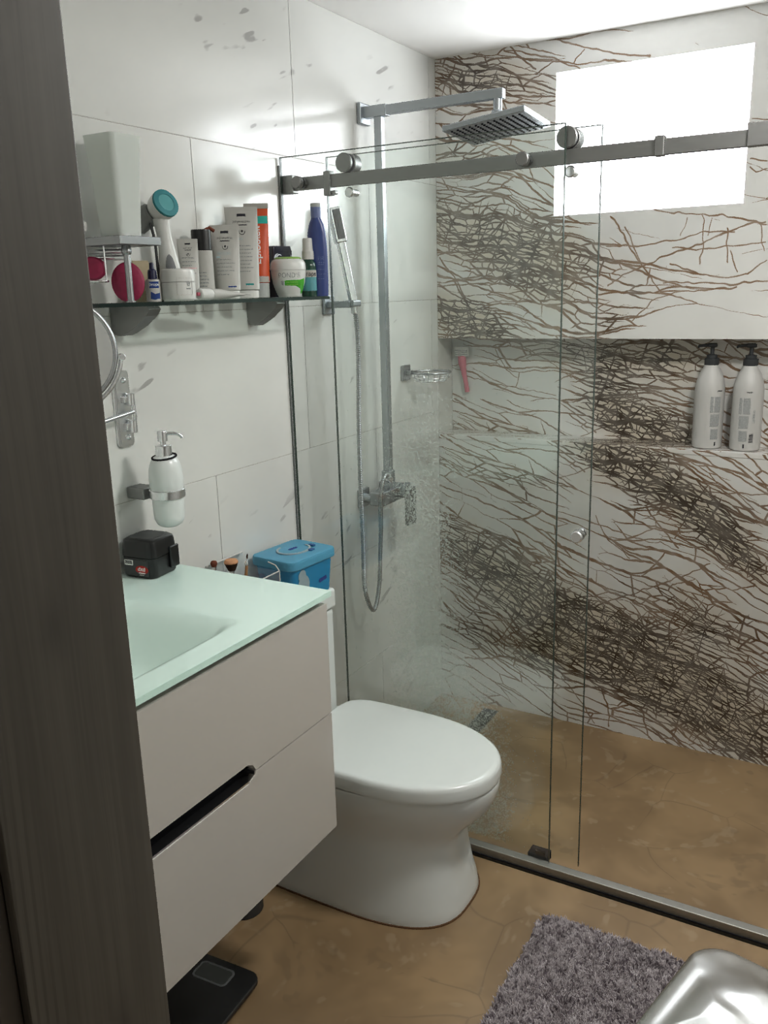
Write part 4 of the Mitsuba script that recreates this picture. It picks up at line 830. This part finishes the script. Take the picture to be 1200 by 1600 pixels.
# ------------------------------------------------------------------ glass shelf and what stands on it
ZS = 1.589                                   # top of the shelf
sh = thing('glass_shelf', 'narrow dark-edged glass wall shelf carrying cosmetics above the washbasin', 'shelf')
sp = Polygon([(0.001, -0.946), (0.152, -0.946), (0.156, -0.950), (0.156, -1.512), (0.150, -1.522), (0.066, -1.648), (0.058, -1.652), (0.001, -1.652)])
bv = np.array(sp.exterior.coords)[:-1]
tp = trimesh.creation.triangulate_polygon(sp, engine='earcut')
part(sh, 'glass_pane', trimesh.Trimesh(np.hstack([tp[0], np.full((len(tp[0]), 1), ZS)]), tp[1], process=False), 'shelf_glass', smooth=False)
part(sh, 'polished_edge', prism(sp.difference(sp.buffer(-0.0015)), 0.0078, ZS - 0.008), 'shelf_edge', smooth=False, label='dark green polished edge')
for yb, s in ((-1.545, 1.0), (-1.085, 0.85)):
    prof = Polygon([(0.0, 0.0), (0.105 * s, 0.0), (0.110 * s, -0.004), (0.100 * s, -0.016), (0.070 * s, -0.036), (0.040 * s, -0.050), (0.022, -0.056), (0.008, -0.054), (0.0, -0.046)]).buffer(0.002, quad_segs=3)
    part(sh, 'bracket', tr(prism(prof, 0.034), np.array([[1, 0, 0, 0.0025], [0, 0, 1, yb - 0.017], [0, 1, 0, ZS - 0.0105], [0, 0, 0, 1.0]])), 'steel', label='curved grey shelf bracket')

YAW = 0.667                                  # the fronts face the doorway
def squeeze_tube(label, x, y, h, w, d, body, cap, cap_h, cap_w, yaw, lean=0.0, crimp=0.010, group=None, cap_label=None, cap_poly=True):
    """a tube standing on its cap: round above the cap, flat at the sealed top"""
    t = thing('cosmetic_tube', label, 'tube', group)
    M_ = mat4((x, y, ZS + 0.0005), yaw) @ mat4(roll=lean)
    n, rings = 40, []
    a = np.arange(n) * 2 * PI / n
    def half(z):
        q = np.clip((z - cap_h) / (h - crimp - cap_h), 0, 1)
        return w / 2 * (0.86 + 0.14 * q), d / 2 * (1 - q ** 1.6) + 0.0009
    zs = [cap_h, cap_h + 0.002] + list(np.linspace(cap_h + 0.004, h - crimp, 14)) + [h - crimp + 0.0005, h]
    for z in zs:
        A, B = half(z)
        if z == cap_h: A, B = A * 0.93, B * 0.9
        rings.append(np.stack([A * np.cos(a), B * np.sin(a), np.full(n, z)], 1))
    part(t, 'body', tr(loft(rings), M_), body, smooth=40)
    part(t, 'cap', tr(loft([np.stack([cap_w / 2 * k * np.cos(a), min(d, cap_w) / 2 * 0.92 * k * np.sin(a), np.full(n, z)], 1) for k, z in ((0.94, 0), (1, 0.002), (1, cap_h - 0.001), (0.96, cap_h))]), M_), cap, smooth=40)
    def surf(xx, yy, zz):
        A, B = half(yy)
        return np.stack([xx, -B * np.sqrt(np.maximum(1 - (xx / A) ** 2, 0)) - zz, yy], 1)
    return t, M_, surf
def arc_mark(r, cx, cy):
    g = Point(cx, cy).buffer(r, quad_segs=10).difference(Point(cx, cy).buffer(r * 0.80, quad_segs=10)).difference(sbox(cx - r, cy + r * 0.25, cx + r, cy + r * 1.2))
    return cat(prism(g, 0.0004), prism(Point(cx, cy + r * 0.15).buffer(r * 0.36, quad_segs=6), 0.0004))
def bow(w, h, cx, cy):
    return prism(Polygon([(cx - w / 2, cy - h / 2), (cx - w / 2 + w * 0.12, cy - h * 0.30), (cx + w / 2 - w * 0.12, cy - h * 0.30), (cx + w / 2, cy - h / 2), (cx + w / 2, cy + h / 2), (cx - w / 2, cy + h / 2)]), 0.0004)

def pharma_tube(label, x, y, h, w, d, seed, yaw, band, lean=0.0, scale=1.0):
    t, M_, s = squeeze_tube(label, x, y, h, w, d, 'tube_white', 'cap_white', 0.018 * scale, w * 0.80, yaw, lean, group=None)
    k = w / 0.068
    nm = text('ISISPHARMA', 0.0042 * k * (0.8 if k < 0.8 else 1)); nm.apply_translation((0, h - 0.030 * k, 0))
    part(t, 'lettering', tr(wrap(cat(bow(0.018 * k, 0.0065 * k, 0, h - 0.017 * k), nm, bars([(-0.011 * k, 0.011 * k, h - 0.0375 * k, h - 0.0355 * k)])), s), M_), 'black_print', smooth=False, label='dark brand lettering')
    part(t, 'emblem', tr(wrap(arc_mark(0.0066 * k, 0, h - 0.050 * k), s), M_), 'black_print', smooth=False)
    part(t, 'small_print', tr(wrap(print_lines(-0.022 * k, 0.022 * k, h - (0.078 if seed != 3 else 0.060) * k, max(3, int((h - 0.125 * k) / 0.0085)), 0.0085, 0.0020, seed), s, 0.01), M_), 'grey_print', smooth=False, label='lines of grey small print')
    return t, M_, s, k
# three white tubes of one make
t, M_, s, k = pharma_tube('small white cosmetic tube with grey print behind the white jar', 0.052, -1.362, 0.134, 0.046, 0.026, 3, YAW + 0.10, None, -0.06)
part(t, 'band', tr(wrap(bars([(-0.017, 0.017, 0.068, 0.0705)]), s, 0.01), M_), 'pink_print', smooth=False)
t, M_, s, k = pharma_tube('middle-sized white cosmetic tube with a blue bar, right of the black-capped bottle', 0.070, -1.254, 0.168, 0.068, 0.036, 5, YAW - 0.03, None, -0.05)
part(t, 'title', tr(wrap(cat(tr(text('NEOTONE', 0.0048), mat4((-0.004, 0.103, 0))), bars([(-0.022, -0.012, 0.0930, 0.0965)])), s), M_), 'pale_print', smooth=False, label='pale blue lettering')
part(t, 'bar', tr(wrap(bars([(0.002, 0.021, 0.0255, 0.0285)]), s, 0.01), M_), 'navy_print', smooth=False, label='small navy bar')
t, M_, s, k = pharma_tube('tallest white cosmetic tube, with a teal bar, in front of the orange tube', 0.070, -1.188, 0.212, 0.078, 0.040, 7, YAW - 0.02, None, -0.05)
part(t, 'title', tr(wrap(tr(text('RUBORIL', 0.0046), mat4((-0.012, 0.138, 0))), s), M_), 'pale_print', smooth=False)
part(t, 'bar', tr(wrap(bars([(0.002, 0.021, 0.0300, 0.0335)]), s, 0.01), M_), 'teal_print', smooth=False, label='small teal bar')
# orange sun cream
t, M_, s = squeeze_tube('orange cosmetic tube with white sideways lettering and a clear cap', 0.050, -1.104, 0.226, 0.058, 0.038, 'orange', 'translucent_cap', 0.036, 0.046, YAW - 0.12, -0.03, crimp=0.012, cap_label='cap')
part(t, 'seal', tr(rbox(-0.0305, 0.0305, -0.0018, 0.0018, 0.2135, 0.2265, 0.0012), M_), 'off_white', label='pale sealed end')
A_ = lambda q: q
band = tr(wrap(bars([(-0.0272, 0.0272, 0.178, 0.196)]), s, 0.003), M_)
part(t, 'teal_band', band, 'teal_band', smooth=False, label='teal band')
part(t, 'base_band', tr(wrap(bars([(-0.0252, 0.0252, 0.037, 0.0515)]), s, 0.003), M_), 'off_white', smooth=False, label='white band above the cap')
nm = text('EpiSoleil', 0.0165, bold=True); nm.apply_transform(trimesh.transformations.rotation_matrix(PI / 2, (0, 0, 1))); nm.apply_translation((0.001, 0.127, 0.0003))
part(t, 'lettering', tr(wrap(nm, s), M_), 'white_print', smooth=False, label='white sideways lettering')
part(t, 'small_print', tr(wrap(print_lines(-0.018, 0.020, 0.048, 1, 0.006, 0.003, 4, 0.1), s, 0.01), M_), 'pale_print', smooth=False)

# black-capped bottle
bt = thing('lotion_bottle', 'slim white bottle with a tall black cap, left of the middle-sized white tube', 'bottle')
M_ = mat4((0.046, -1.308, ZS), YAW)
pf = [(0.0215, 0), (0.0235, 0.002), (0.0235, 0.108), (0.0225, 0.110)]
part(bt, 'body', tr(lathe(pf, 36, 1.0, 0.72), M_), 'tube_white', smooth=35)
part(bt, 'cap', tr(lathe([(0.0215, 0.110), (0.0222, 0.112), (0.0222, 0.153), (0.0212, 0.156), (0.001, 0.1565)], 36, 1.0, 0.72), M_), 'black', smooth=35)
def osurf(R, sy):
    def s(x, y, z):
        a = x / R - PI / 2
        return np.stack([(R + z) * np.cos(a), (R * sy + z) * np.sin(a), y], 1)
    return s
part(bt, 'small_print', tr(wrap(print_lines(-0.012, 0.012, 0.062, 6, 0.0075, 0.0026, 9), osurf(0.0235, 0.72), 0.01), M_), 'grey_print', smooth=False, label='grey small print')
part(bt, 'trigger', tr(tube([(0.010, 0.002, 0.155), (0.020, 0.006, 0.160), (0.030, 0.010, 0.153)], 0.004, 10), M_), 'bristle_brown', label='brown clip on the cap')

# white jar in front
jr = thing('cream_jar', 'squat white cream jar at the front edge of the shelf, before the small white tube', 'jar')
M_ = mat4((0.112, -1.468, ZS), YAW + 0.05)
pf = [(0.030, 0), (0.0345, 0.004), (0.0362, 0.012), (0.0362, 0.038), (0.0355, 0.0385)]
part(jr, 'body', tr(lathe(pf, 44), M_), 'cap_white', smooth=35)
part(jr, 'lid', tr(lathe([(0.0355, 0.039), (0.0366, 0.040), (0.0366, 0.058), (0.0345, 0.064), (0.028, 0.0665), (0.001, 0.067)], 44), M_), 'cap_white', smooth=35)
e_ = text('e', 0.0115, bold=True); e_.apply_translation((0.024, 0.035, 0))
part(jr, 'print', tr(wrap(cat(e_, bars([(0.0185, 0.029, 0.0235, 0.0265)])), on_round(lambda y: 0.0364 + 0 * y)), M_), 'grey_print', smooth=False)
fr = sbox(-0.002, 0.012, 0.034, 0.047).difference(sbox(-0.0014, 0.0126, 0.0334, 0.0464))
part(jr, 'frame_print', tr(wrap(prism(fr, 0.0004), on_round(lambda y: 0.0364 + 0 * y)), M_), 'off_white', smooth=False)

# lying tube
ly = thing('lying_tube', 'small white tube lying on its side along the front of the shelf', 'tube')
LM = frame((0.124, -1.418, ZS + 0.0132), (0, 0, 1), (0.012, 0.148, -0.004))
rg = []
a = np.arange(32) * 2 * PI / 32
for z, A, B in ((0.036, 0.0125, 0.0125), (0.040, 0.0125, 0.0125), (0.065, 0.0118, 0.0130), (0.095, 0.0080, 0.0140), (0.125, 0.0035, 0.0150), (0.140, 0.0010, 0.0152), (0.148, 0.0009, 0.0152)):
    rg.append(np.stack([A * np.cos(a), B * np.sin(a), np.full(32, z)], 1))
part(ly, 'body', tr(loft(rg), LM), 'tube_white', smooth=40)
part(ly, 'cap', tr(lathe([(0.0100, 0.0), (0.0122, 0.002), (0.0128, 0.030), (0.0118, 0.033), (0.0118, 0.036)], 28), LM), 'cap_white', smooth=40)
part(ly, 'tab', tr(rbox(-0.004, 0.004, -0.004, 0.004, -0.006, 0.002, 0.002), LM), 'pink', label='small pink tab')

# green and white cream jar with lettering
pj_ = thing('cold_cream_jar', 'rounded white cream jar with a green swoosh and printed name, right of the orange tube', 'jar')
M_ = mat4((0.090, -1.036, ZS), YAW)
pf = [(0.026, 0), (0.0285, 0.002), (0.0345, 0.016), (0.0405, 0.034), (0.0437, 0.052), (0.0445, 0.066)]
part(pj_, 'body', tr(lathe(pf, 48), M_), 'cap_white', smooth=40)
part(pj_, 'lid', tr(lathe([(0.0447, 0.0665), (0.0452, 0.068), (0.0445, 0.082), (0.040, 0.0905), (0.034, 0.0935), (0.0335, 0.0935)], 48), M_), 'cap_white', smooth=40)
part(pj_, 'lid_inset', tr(lathe([(0.0338, 0.0930), (0.0345, 0.0955), (0.030, 0.0985), (0.001, 0.0995)], 48), M_), 'pond_lime', smooth=40, label='lime green top of the lid')
ps = on_round(profile_fun(pf))
nm = text("POND'S", 0.0115); nm.apply_translation((0.001, 0.0535, 0))
part(pj_, 'lettering', tr(wrap(nm, ps), M_), 'grey_print', smooth=False, label='grey lettering')
sw = Polygon([(-0.012, 0.041), (0.002, 0.0415), (0.030, 0.042), (0.048, 0.046), (0.048, 0.012), (0.034, 0.006), (0.030, 0.020), (0.016, 0.0275), (-0.012, 0.0285)])
part(pj_, 'green_swoosh', tr(wrap(prism(sw, 0.0004), ps, 0.003), M_), 'pond_green', smooth=False, label='green swoosh')
part(pj_, 'emblem', tr(wrap(cat(*[box(-0.0215 + 0.0024 * i, -0.0197 + 0.0024 * i, 0.030, 0.0405, 0, 0.0004) for i in range(3)]), ps), M_), 'grey_print', smooth=False)
part(pj_, 'small_print', tr(wrap(print_lines(-0.008, 0.024, 0.0375, 2, 0.006, 0.0018, 6, 0.1), lambda x, y, z: ps(x, y, z + 0.0005), 0.01), M_), 'pond_lime', smooth=False)

# dark pack behind it
dk = thing('dark_carton', 'dark purple carton with a silver swirl, behind the green and white jar', 'box')
M_ = mat4((0.030, -0.990, ZS), 1.35)
part(dk, 'carton', tr(loft([rrect(0.066, 0.030, 0.003, 0.0005), rrect(0.066, 0.030, 0.003, 0.116), rrect(0.060, 0.026, 0.003, 0.129)]), M_), 'purple', smooth=30)
def swirl(r0, r1, a0, a1, w, cx, cy):
    th = np.linspace(a0, a1, 24); r = np.linspace(r0, r1, 24); ww = w * np.sin(np.linspace(0.15, PI - 0.15, 24))
    o = [(cx + (q + c) * math.cos(b) * 1.25, cy + (q + c) * math.sin(b)) for q, b, c in zip(r, th, ww)]; i = [(cx + (q - c) * math.cos(b) * 1.25, cy + (q - c) * math.sin(b)) for q, b, c in zip(r, th, ww)]
    return prism(Polygon(o + i[::-1]).buffer(0), 0.0005)
FMx = np.array([[1, 0, 0, 0], [0, 0, -1, -0.0151], [0, 1, 0, 0], [0, 0, 0, 1.0]])
part(dk, 'swirl_print', tr(cat(swirl(0.011, 0.014, 1.9, 5.2, 0.0028, -0.012, 0.100), swirl(0.006, 0.007, 0.5, 4.0, 0.0018, -0.012, 0.101), swirl(0.010, 0.014, -1.4, 0.6, 0.0024, 0.012, 0.100)), M_ @ FMx), 'silver_print', smooth=False, label='silver swirl')

# green spray and blue bottle
gs = thing('throat_spray', 'dark green spray bottle with a white cap, in front of the tall blue bottle', 'bottle')
M_ = mat4((0.121, -0.990, ZS), YAW)
pf = [(0.0185, 0), (0.0198, 0.002), (0.0198, 0.074), (0.0190, 0.080), (0.0150, 0.089), (0.0105, 0.094)]
part(gs, 'bottle', tr(lathe(pf, 36), M_), 'green_bottle', smooth=35)
part(gs, 'cap', tr(lathe([(0.0150, 0.092), (0.0152, 0.094), (0.0152, 0.112), (0.0135, 0.114), (0.0125, 0.140), (0.0112, 0.1445), (0.001, 0.145)], 32), M_), 'bottle_white', smooth=35)
sfg = on_round(lambda y: 0.0200 + 0 * y)
part(gs, 'label', tr(wrap(bars([(-0.024, 0.024, 0.014, 0.066)]), sfg, 0.003), M_), 'green_label', smooth=False, label='blue-green paper label')
part(gs, 'label_top', tr(wrap(bars([(-0.024, 0.024, 0.048, 0.0655)], 0.0007), sfg, 0.003), M_), 'off_white', smooth=False)
nm = text('oraps', 0.0100, 0.0011, True); nm.apply_translation((0.002, 0.0535, 0))
part(gs, 'lettering', tr(wrap(nm, sfg), M_), 'black_print', smooth=False, label='dark lettering')
bb = thing('blue_bottle', 'tall slim blue bottle at the shelf end by the glass panel', 'bottle')
M_ = mat4((0.132, -0.962, ZS), 0.30) @ np.diag([1, 1, 0.965, 1.0])
a = np.arange(40) * 2 * PI / 40
def bl(z, A, B): return np.stack([A * np.cos(a), B * np.sin(a), np.full(40, z)], 1)
part(bb, 'body', tr(loft([bl(0.0, 0.0235, 0.0115), bl(0.002, 0.025, 0.0125), bl(0.040, 0.0262, 0.013), bl(0.100, 0.0265, 0.013), bl(0.135, 0.0262, 0.013), bl(0.165, 0.024, 0.0125), bl(0.185, 0.0195, 0.0115), bl(0.198, 0.0135, 0.0105), bl(0.2015, 0.0125, 0.0105)]), M_), 'blue_bottle', smooth=40)
part(bb, 'cap', tr(loft([bl(0.201, 0.0120, 0.0105), bl(0.2035, 0.0128, 0.0112), bl(0.228, 0.0132, 0.0115), bl(0.2285, 0.0132, 0.0115)]), M_), 'blue_pale', smooth=40)
part(bb, 'cap_top', tr(loft([bl(0.2285, 0.0132, 0.0115), bl(0.2370, 0.0134, 0.0116), bl(0.2385, 0.0126, 0.011)]), M_), 'translucent_cap', smooth=40, label='clear top of the cap')
bsf = lambda x, y, z: np.stack([x, -0.013 * np.sqrt(np.maximum(1 - (x / 0.0266) ** 2, 0)) - z, y], 1)
nm = text('FR', 0.0095); nm.apply_translation((0.012, 0.098, 0))
part(bb, 'lettering', tr(wrap(cat(nm, print_lines(0.004, 0.022, 0.088, 2, 0.005, 0.0016, 3), print_lines(0.002, 0.022, 0.070, 3, 0.012, 0.0013, 8)), bsf), M_), 'blue_pale', smooth=False, label='pale lettering')

# cleansing brush
cb = thing('cleansing_brush', 'white electric facial cleansing brush with a round aqua head, standing on the shelf', 'brush')
M_ = mat4((0.058, -1.428, ZS), YAW)
hl_ = [bl(z, A, B) + np.array([0, 0, 0]) for z, A, B in ((0.0, 0.019, 0.017), (0.004, 0.021, 0.019), (0.04, 0.0235, 0.0195), (0.075, 0.0225, 0.0185), (0.110, 0.0175, 0.0155), (0.135, 0.0155, 0.0145), (0.155, 0.0165, 0.016), (0.172, 0.019, 0.018))]
hl_ = [r + np.array([-0.012 * (r[0, 2] / 0.17) ** 2, 0, 0]) for r in hl_]
part(cb, 'handle', tr(loft(hl_), M_), 'cap_white', smooth=40)
HD = np.array([0.55, -0.62, 0.34]); HD /= np.linalg.norm(HD)
hc = np.array([-0.010, 0, 0.196])
HM_ = M_ @ frame(hc, (0, 0, 1), HD)
part(cb, 'head', tr(lathe([(0.0180, -0.026), (0.0225, -0.020), (0.0285, -0.006), (0.0300, 0.006), (0.0300, 0.016), (0.0285, 0.017)], 44), HM_), 'cap_white', smooth=40)
part(cb, 'brush_ring', tr(lathe([(0.0295, 0.0155), (0.0305, 0.017), (0.0300, 0.022), (0.0190, 0.0235), (0.0188, 0.020)], 44), HM_), 'aqua', smooth=35, label='aqua bristle ring')
part(cb, 'brush_centre', tr(lathe([(0.0190, 0.018), (0.0188, 0.0225), (0.001, 0.0228)], 36), HM_), 'aqua_pale', smooth=35, label='paler aqua centre')
part(cb, 'back_cup', tr(lathe([(0.020, -0.024), (0.0235, -0.028), (0.0265, -0.060), (0.0272, -0.064), (0.0250, -0.065), (0.001, -0.062)], 40), M_ @ frame(hc, (0, 0, 1), (0.84, -0.30, 0.44))), 'brush_grey', smooth=35, label='grey back of the brush head')
part(cb, 'seam', tr(tube(spline([(-0.0225, -0.004, 0.0), (-0.0265, -0.004, 0.05), (-0.0275, -0.004, 0.09), (-0.0285, -0.004, 0.125), (-0.0330, -0.004, 0.155), (-0.0390, -0.006, 0.185)], 30), 0.0030, 8), M_), 'dark_grey', label='dark rubber seam')
gp = affinity.scale(Point(0, 0).buffer(1, quad_segs=14), 0.0115, 0.046)
def gsurf(x, y, z):
    zz = y + 0.052
    B = np.interp(zz, [0, 0.04, 0.075, 0.11], [0.0175, 0.0195, 0.0185, 0.0155]); A = np.interp(zz, [0, 0.04, 0.075, 0.11], [0.0195, 0.0235, 0.0225, 0.0175])
    xo = -0.012 * (zz / 0.17) ** 2
    return np.stack([x + 0.004 + xo, -B * np.sqrt(np.maximum(1 - ((x + 0.004) / A) ** 2, 0)) - z * 2, zz], 1)
part(cb, 'grip', tr(wrap(prism(gp, 0.0006), gsurf, 0.004), M_), 'grip_grey', smooth=False, label='grey oval grip')
part(cb, 'button', tr(wrap(prism(Point(0, 0.012).buffer(0.005, quad_segs=8), 0.0010), gsurf, 0.004), M_), 'dark_grey', smooth=False)

# eye drops
ed = thing('dropper_bottle', 'small white bottle with a navy cap and navy label, left of the white cream jar', 'bottle')
M_ = mat4((0.083, -1.512, ZS), YAW)
part(ed, 'body', tr(lathe([(0.0125, 0), (0.0140, 0.002), (0.0140, 0.040), (0.0125, 0.045), (0.008, 0.048)], 30, 1.15, 0.8), M_), 'bottle_white', smooth=35)
part(ed, 'cap', tr(lathe([(0.0098, 0.046), (0.0100, 0.048), (0.0088, 0.064), (0.0050, 0.067), (0.0042, 0.079), (0.001, 0.080)], 24), M_), 'navy', smooth=35, label='navy screw cap')
es = osurf(0.0142, 0.8)
part(ed, 'label', tr(wrap(cat(box(-0.006, 0.012, 0.028, 0.041, 0, 0.0003), box(-0.004, 0.013, 0.006, 0.010, 0, 0.0003), prism(Polygon([(-0.005, 0.006), (0.004, 0.004), (0.013, 0.010), (0.013, 0.018), (0.004, 0.016), (-0.004, 0.021)]), 0.0003)), lambda x, y, z: es(x, y, z) * np.array([1.15, 1, 1]), 0.004), M_), 'navy_print', smooth=False, label='navy label')
nm = text('Drops', 0.0050, 0.0006, True); nm.apply_translation((0.003, 0.0345, 0))
part(ed, 'lettering', tr(wrap(nm, lambda x, y, z: es(x, y, z) * np.array([1.15, 1, 1])), M_), 'white_print', smooth=False)
# kraft pack
kp = thing('kraft_pack', 'crumpled brown paper pack at the back of the shelf behind the dropper bottle', 'package')
M_ = mat4((0.030, -1.490, ZS), 1.20)
part(kp, 'pack', tr(loft([rrect(0.060, 0.022, 0.004, 0.0005), rrect(0.062, 0.026, 0.006, 0.030), rrect(0.056, 0.018, 0.004, 0.060), rrect(0.040, 0.004, 0.0015, 0.078), rrect(0.036, 0.002, 0.0008, 0.086)]), M_), 'kraft', smooth=20)

# chrome tumbler stand with its frosted cup, and the pink brushes
st = thing('tumbler_stand', 'chrome stand with a square tray at the left end of the shelf', 'stand')
part(st, 'tray', cat(rbox(0.018, 0.124, -1.632, -1.520, 1.7005, 1.7170, 0.0015)), 'chrome_dark')
part(st, 'post', cat(cyl((0.093, -1.588, ZS + 0.0005), (0.093, -1.588, 1.700), 0.0068, 20), lathe([(0.010, 0), (0.010, 0.003), (0.001, 0.003)], 20).apply_translation((0.093, -1.588, ZS + 0.0005)), hull_balls([((0.093, -1.588, 1.690), 0.0105), ((0.093, -1.588, 1.698), 0.0085)])), 'chrome_dark', smooth=40)
part(st, 'bar', cat(cyl((0.093, -1.588, 1.690), (0.0005, -1.600, 1.690), 0.0055, 16), cyl((0.093, -1.588, 1.678), (0.0005, -1.612, 1.678), 0.0055, 16)), 'chrome', smooth=40)
part(st, 'wire_cradle', cat(tube([(0.020 + 0.030 * math.cos(q) + 0.018, -1.628 + 0.022 * math.sin(q), 1.632) for q in np.linspace(0, 2 * PI, 37)[:-1]], 0.0022, 8, closed=True), cyl((0.010, -1.620, 1.632), (0.010, -1.620, 1.700), 0.0018, 8), cyl((0.062, -1.618, 1.632), (0.062, -1.618, 1.700), 0.0018, 8)), 'chrome', smooth=40)
cup = thing('tumbler', 'frosted square glass tumbler that widens upwards, standing on the chrome tray', 'tumbler')
CM = mat4((0.071, -1.576, 1.7175))
def sq(w, z, r): return rrect(w, w, r, z, 5)
part(cup, 'glass', tr(loft([sq(0.048, 0.0045, 0.007), sq(0.058, 0.0005, 0.010), sq(0.061, 0.003, 0.010), sq(0.070, 0.10, 0.010), sq(0.082, 0.185, 0.010), sq(0.083, 0.189, 0.010), sq(0.0815, 0.190, 0.0095), sq(0.0795, 0.188, 0.009), sq(0.066, 0.10, 0.008), sq(0.057, 0.008, 0.007)], True, True), CM), 'frosted', smooth=40)
wk = thing('wall_hook', 'small white rounded wall hook left of the frosted tumbler, half behind the door frame', 'hook')
part(wk, 'knob', cat(hull_balls([((0.016, -1.646, 1.737), 0.011), ((0.026, -1.631, 1.741), 0.008), ((0.026, -1.631, 1.733), 0.006)])), 'bottle_white', smooth=40)
part(wk, 'base', cyl((0.0005, -1.652, 1.736), (0.012, -1.650, 1.736), 0.012, 24, 0.002), 'bottle_white', smooth=40)
for nm_, lab, P_, r1, r2 in (('facial_sponge', 'magenta silicone face brush standing on the shelf behind the chrome post', (0.071, -1.570, ZS + 0.0405), 0.033, 0.040), ('facial_sponge', 'darker magenta silicone face brush in the wire cradle under the chrome tray', (0.036, -1.628, 1.6345 + 0.023), 0.027, 0.023)):
    fs = thing(nm_, lab, 'face brush')
    B_ = frame(P_, (0.79, 0.62, 0), (0.62, -0.79, 0.05))
    part(fs, 'body', tr(lathe([(0.4, -0.009), (0.85, -0.007), (1.0, -0.002), (1.0, 0.002), (0.85, 0.007), (0.4, 0.009)], 40).apply_transform(np.diag([r1, r2, 1.0, 1.0])), B_), 'magenta', smooth=40)
    nubs = [tr(trimesh.creation.cylinder(radius=0.0008, height=0.003, sections=6), B_ @ mat4((x * r1, y * r2, 0.0088))) for x in np.linspace(-0.6, 0.6, 9) for y in np.linspace(-0.6, 0.6, 9) if x * x + y * y < 0.36]
    part(fs, 'bristles', cat(*nubs), 'magenta', smooth=False, kind='stuff')
